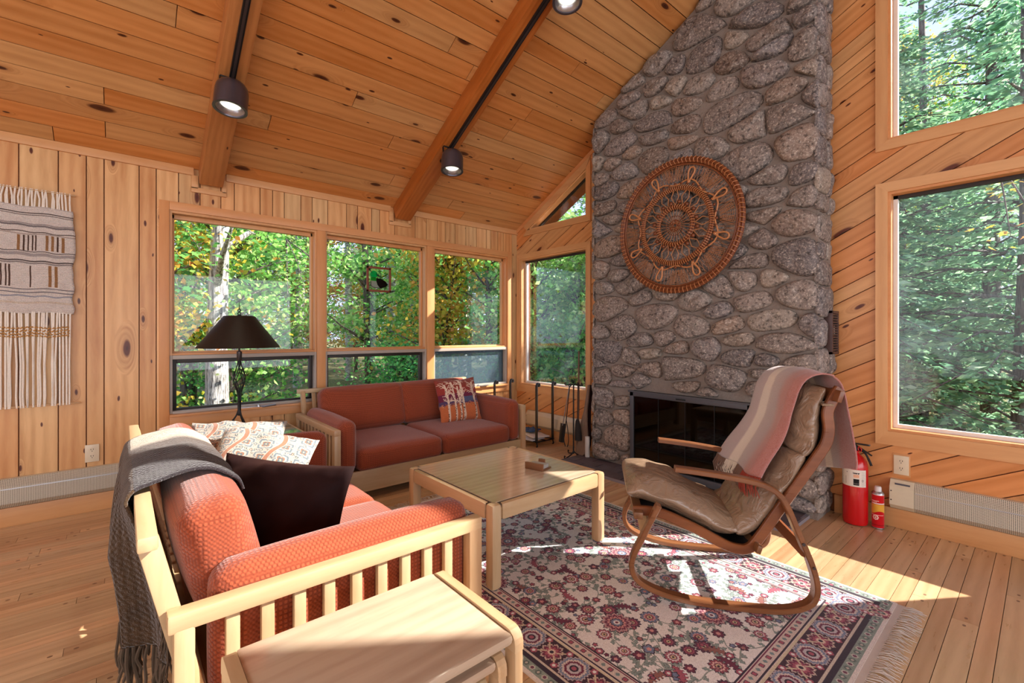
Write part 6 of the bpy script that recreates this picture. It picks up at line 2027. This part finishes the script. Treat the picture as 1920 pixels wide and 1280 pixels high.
def proto_conifer(seed, H=13.0, spread=2.5, z0=1.2):
    rs = np.random.RandomState(seed); r = random.Random(seed)
    tubes = [([(0, 0, -0.3), (0.05, 0.02, H * 0.5), (0, 0, H)], [0.15, 0.09, 0.015])]
    C = []; D = []
    z = z0
    while z < H - 0.2:
        k = r.choice((4, 5, 6))
        a0 = r.uniform(0, 6.28)
        L0 = (1 - (z / H) ** 1.2) * spread + 0.25
        for i in range(k):
            a = a0 + 2 * PI * i / k + r.uniform(-.3, .3); L = L0 * r.uniform(0.7, 1.1)
            dx, dy = math.cos(a), math.sin(a)
            if L > 0.8: tubes.append(([(0, 0, z), (dx * L * 0.5, dy * L * 0.5, z + 0.05 * L), (dx * L * 0.95, dy * L * 0.95, z - 0.12 * L)], [0.022, 0.014, 0.005]))
            n = int(48 * L) + 8
            t_ = rs.rand(n) ** 0.8
            side = rs.randn(n) * 0.20 * L * (1.05 - t_) + rs.randn(n) * 0.05
            c = np.stack([dx * L * t_ - dy * side, dy * L * t_ + dx * side, z + 0.1 * L * t_ - 0.24 * L * t_ ** 2 - np.abs(side) * 0.15 + rs.randn(n) * 0.03], 1)
            sg = np.sign(side)[:, None]
            d = np.stack([dx - dy * 0.9 * sg[:, 0], dy + dx * 0.9 * sg[:, 0], -0.25 + rs.randn(n) * 0.15], 1)
            C.append(c); D.append(d)
        z += r.uniform(0.22, 0.36)
    C = np.concatenate(C); D = np.concatenate(D)
    return leaves_mesh('needle_sprays', C, D, 0.13, 0.40, rs), wood_mesh('conifer_wood', tubes, 6)
def proto_leafy(seed, H=11.0, R=2.6, N=7500, size=0.12, z0=1.4, trunk=0.11):
    rs = np.random.RandomState(seed); r = random.Random(seed)
    lean = (r.uniform(-.5, .5), r.uniform(-.5, .5))
    tubes = [([(0, 0, -0.3), (lean[0] * .4, lean[1] * .4, H * 0.45), (lean[0], lean[1], H)], [trunk, trunk * 0.7, 0.02])]
    C = []; nb = 46
    for b in range(nb):
        z = z0 + (H - z0) * r.random() ** 0.9; a = r.uniform(0, 6.28); L = R * r.uniform(0.35, 1.0) * (1.1 - 0.5 * z / H)
        f = z / H
        sx, sy = lean[0] * f, lean[1] * f
        ex, ey, ez = sx + L * math.cos(a), sy + L * math.sin(a), z + L * 0.25
        tubes.append(([(sx, sy, z - 0.3), ((sx + ex) / 2, (sy + ey) / 2, z + 0.05), (ex, ey, ez)], [0.03, 0.018, 0.005]))
        n = int(N / nb)
        t_ = rs.rand(n, 1) ** 0.6
        base = np.array([[sx, sy, z]]) * (1 - t_) + np.array([[ex, ey, ez]]) * t_
        spread = np.array([[0.42, 0.42, 0.13]]) * (0.5 + 0.7 * t_)
        C.append(base + rs.randn(n, 3) * spread)
    C = np.concatenate(C)
    D = rs.randn(len(C), 3); D[:, 2] = -0.35 + 0.4 * rs.randn(len(C))
    return leaves_mesh('leaf_layers', C, D, size, 0.72, rs), wood_mesh('leafy_wood', tubes, 6)
PR = {'con1': proto_conifer(1), 'con2': proto_conifer(2, 15, 3.0, 2.5), 'con3': proto_conifer(3, 7, 1.9, 0.3),
      'lea1': proto_leafy(4), 'lea2': proto_leafy(5, 13, 3.2, 8500, 0.13, 3.0), 'sap': proto_leafy(6, 4.2, 1.8, 5200, 0.10, 0.3, 0.03), 'bush': proto_leafy(7, 2.0, 1.5, 5200, 0.08, 0.1, 0.02)}
def bare_trunk(seed, H, rad):
    r = random.Random(seed)
    pts = [(0, 0, -0.4)]; x = y = 0
    for i in range(1, 9):
        x += r.uniform(-.10, .10); y += r.uniform(-.10, .10); pts.append((x, y, H * i / 8))
    tubes = [(catmull(pts, 3), [rad * (1.12 - 0.6 * i / 24) for i in range(25)])]
    for _ in range(10):
        i = r.randint(3, 7); p = pts[i]; a = r.uniform(0, 6.28); L = r.uniform(.6, 1.8)
        tubes.append(([p, (p[0] + L * .5 * math.cos(a), p[1] + L * .5 * math.sin(a), p[2] + .2), (p[0] + L * math.cos(a), p[1] + L * math.sin(a), p[2] + L * .5)], [0.03, 0.02, 0.006]))
    return wood_mesh('trunk_wood', tubes, 12)
TR = [bare_trunk(11, 15, 0.13), bare_trunk(12, 14, 0.10), bare_trunk(13, 16, 0.17)]
trnd = random.Random(99)
def tree(kind, x, y, sc_, mat, name, label, group=None, rz=None):
    o = thing(name, (x, y, GZ), label, 'tree', rz if rz is not None else trnd.uniform(0, 6.28), group)
    lm, wm_ = PR[kind]
    for nm, me, mt in (('foliage', lm, mat), ('trunk', wm_, M['bark'])):
        if len(me.materials) == 0: me.materials.append(mt)
        c = bpy.data.objects.new(nm, me); c.parent = o; COL.objects.link(c); c.scale = (sc_, sc_, sc_)
        c.material_slots[0].link = 'OBJECT'; c.material_slots[0].material = mt
        if nm == 'foliage': c['kind'] = 'stuff'
    return o
def trunk(i, x, y, sc_, mat, label, group=None):
    o = thing('bare_tree', (x, y, GZ), label, 'tree', trnd.uniform(0, 6.28), group)
    me = TR[i]
    c = bpy.data.objects.new('trunk', me); c.parent = o; COL.objects.link(c); c.scale = (sc_, sc_, 1)
    c.material_slots[0].link = 'OBJECT'; c.material_slots[0].material = mat
    return o

# ground
mb = MB()
def gf(u, v):
    x = -60 + 80 * u; y = -20 + 85 * v
    d = max(0, math.hypot(x, y) - 12)
    return (x, y, GZ + 0.15 * mnoise.noise(V((x * .3, y * .3, 0))) + 0.02 * d)
mb.sheet(gf, 60, 60)
t = NT('forest_floor'); tc = t.n('TexCoord').outputs['Object']
n1 = t.noise(tc, 0.8, 4, 0.6); n2 = t.noise(tc, 14, 4, 0.8)
c = t.mix(n1, S(96, 84, 58), S(86, 104, 52)); c = t.mix(t.math('MULTIPLY', t.math('SUBTRACT', n2, 0.45, clamp=True), 4.0, clamp=True), c, S(182, 158, 100))
t.bsdf(c, 0.95, t.bump(n2, 0.8, 0.05))
gr = mb.build('forest_ground', t.mat, None, ang=0); tag(gr, kind='structure')

# hand-placed trees near the house (seen one by one through the panes)
big = thing('maple_tree', (-9.6, 1.28, GZ), 'big maple with pale fissured bark standing close outside the left window', 'tree')
me = wood_mesh('big_trunk_wood', [(catmull([(0, 0, -0.4), (0.02, 0.0, 1.0), (-0.05, 0.02, 2.6), (0.02, 0.06, 4.4), (0.1, 0.1, 8)], 6), [0.21 - 0.004 * i for i in range(25)])] +
                 [([(-0.02, 0.0, 3.0 + k * 0.6), (0.6 * math.cos(k * 2.0), 0.6 * math.sin(k * 2.0), 3.5 + k * 0.6), (1.7 * math.cos(k * 2.0), 1.7 * math.sin(k * 2.0), 3.9 + k * 0.6)], [0.07, 0.045, 0.015]) for k in range(7)], 18)
c = bpy.data.objects.new('trunk', me); c.parent = big; COL.objects.link(c); c.material_slots[0].link = 'OBJECT'; c.material_slots[0].material = M['bark_pale']

# large maple leaves on branches close to the left window
def maple_branch(root, tips, n, seed, label, size=0.13, mat='leaf_deep'):
    rs = np.random.RandomState(seed); r = random.Random(seed)
    o = thing('maple_branch', root, label, 'branch')
    tubes = []; leaves = MB()
    shape = [(0, 0), (.18, .14), (.42, .10), (.30, .30), (.55, .52), (.26, .50), (.16, .62), (0, 1.0), (-.16, .62), (-.26, .50), (-.55, .52), (-.30, .30), (-.42, .10), (-.18, .14)]
    for tp in tips:
        a = V((0, 0, 0)); b = V(tp) - V(root)
        mid = a.lerp(b, 0.5) + V((0, 0, 0.12))
        pts = catmull([a, mid, b], 5); tubes.append((pts, [0.014 - 0.011 * i / (len(pts) - 1) for i in range(len(pts))]))
        for i in range(n):
            p = pts[r.randint(2, len(pts) - 1)] + V((r.gauss(0, .16), r.gauss(0, .16), r.gauss(0, .11)))
            ang = r.uniform(0, 2 * PI); s_ = size * r.uniform(.6, 1.15)
            ex = V((math.cos(ang), math.sin(ang), r.uniform(-.3, .3))).normalized(); ey = V((-math.sin(ang), math.cos(ang), -0.35 + r.uniform(-.5, .3))).normalized()
            leaves.add([p + ex * q[0] * s_ + ey * q[1] * s_ for q in shape], [tuple(range(14))])
    mb_ = MB()
    for pts, rr in tubes: mb_.tube(pts, rr, 6)
    mb_.build('twigs', M['bark'], o, ang=0)
    l = leaves.build('leaves', M[mat], o, smooth=False); tag(l, kind='stuff')
    return o
maple_branch((-8.6, 0.2, 3.4), [(-7.4, 0.75, 2.6), (-7.2, 1.25, 2.9), (-7.8, 1.0, 2.1), (-7.0, 0.9, 3.0), (-7.6, 0.6, 1.7), (-7.9, 1.9, 2.5), (-7.3, 0.55, 2.2)], 70, 1, 'leafy maple branch hanging at the upper left of the left window')
maple_branch((-9.5, 2.4, 3.0), [(-8.6, 3.0, 2.0), (-8.3, 2.4, 1.9), (-8.8, 3.6, 1.7), (-8.6, 2.2, 1.4)], 60, 2, 'leafy maple branch behind the lamp shade in the left window', 0.11, 'leaf_green')

# scattered woods
W_ = 'the row of windows'
spec = []
def scatter(n, dmin, dmax, a0, a1, kinds):
    """polar fan as seen from the house; a in degrees from +Y towards -X"""
    for i in range(n):
        for _ in range(30):
            d = math.sqrt(trnd.uniform(dmin ** 2, dmax ** 2)); a = math.radians(trnd.uniform(a0, a1))
            x, y = -d * math.sin(a), d * math.cos(a)
            if x > AX - 3.2 and y < BY + 4.5: continue
            if all((x - q[0]) ** 2 + (y - q[1]) ** 2 > 1.0 for q in spec): break
        spec.append((x, y, trnd.choice(kinds), i))
NAMES = {'con1': ('conifer_tree', 'needles'), 'con2': ('conifer_tree', 'needles'), 'con3': ('young_conifer', 'needles'), 'lea1': ('leafy_tree', 'leaf_green'), 'lea2': ('leafy_tree', 'leaf_green'), 'sap': ('sapling', 'leaf_green'), 'bush': ('forest_bush', 'leaf_deep'),
         'yel1': ('yellow_tree', 'leaf_yellow'), 'yel2': ('yellow_tree', 'leaf_yellow'), 'ysap': ('yellow_sapling', 'leaf_yellow'), 'bt': ('bare_tree', 'bark'), 'bp': ('birch_tree', 'bark_birch')}
def put(side, a):
    for (x, y, k, i) in spec:
        nm, mt = NAMES[k]
        d = math.hypot(x, y)
        dist = 'deep in the woods' if d > 24 else 'in the nearer woods'
        desc = {'conifer_tree': 'dark green conifer', 'young_conifer': 'young bushy conifer', 'leafy_tree': 'green leafy tree', 'sapling': 'bright green sapling', 'forest_bush': 'low green bush', 'yellow_tree': 'yellowing autumn tree', 'yellow_sapling': 'yellow and orange sapling', 'bare_tree': 'grey bare-trunked tree', 'birch_tree': 'pale-trunked tree'}[nm]
        lab = desc + ' ' + dist + ' seen through ' + side
        grp = lab
        if k in ('bt', 'bp'):
            o = trunk(trnd.randint(0, 2), x, y, trnd.uniform(0.8, 1.3), M[mt], lab, grp); o.name = nm
        else:
            kk = {'yel1': 'lea1', 'yel2': 'lea2', 'ysap': 'sap'}.get(k, k)
            tree(kk, x, y, trnd.uniform(0.85, 1.2), M[mt], nm, lab, grp)
spec = []
scatter(15, 9.5, 15, 38, 92, ['sap', 'bush', 'con3', 'lea1', 'sap', 'ysap', 'bush'])
scatter(18, 15, 26, 38, 95, ['con1', 'lea1', 'yel1', 'lea2', 'con3', 'bt', 'bp', 'bush', 'con2', 'sap', 'yel2'])
scatter(22, 10, 30, 40, 92, ['bt', 'bt', 'bp'])
scatter(14, 27, 42, 36, 96, ['con1', 'lea2', 'yel2', 'bp', 'lea1'])
put('the row of windows', 0)
spec = []
scatter(5, 7.5, 12, 28, 40, ['sap', 'bush', 'con3', 'ysap'])
scatter(6, 13, 24, 27, 38, ['con1', 'lea1', 'bt', 'yel1', 'con2'])
put('the tall corner window', 0)
spec = []
scatter(3, 9.5, 11.5, -1, 14, ['con3', 'con3', 'bush'])
scatter(7, 12, 17, -2, 18, ['con1', 'con2', 'con3', 'bt', 'lea1', 'ysap'])
scatter(12, 16, 28, -3, 24, ['con2', 'lea2', 'yel2', 'con1', 'bt', 'bp', 'yel1'])
scatter(10, 28, 40, -4, 26, ['con2', 'con1', 'lea2'])
put('the large right-hand windows', 0)
maple_branch((-0.4, 7.6, 3.2), [(0.05, 6.9, 2.5), (-0.25, 7.0, 2.2), (0.1, 7.2, 1.7)], 40, 7, 'yellow maple branch outside the large right-hand window', 0.09, 'leaf_yellow')
# raking overhang brackets are hidden; the eave outside is the roof slab itself
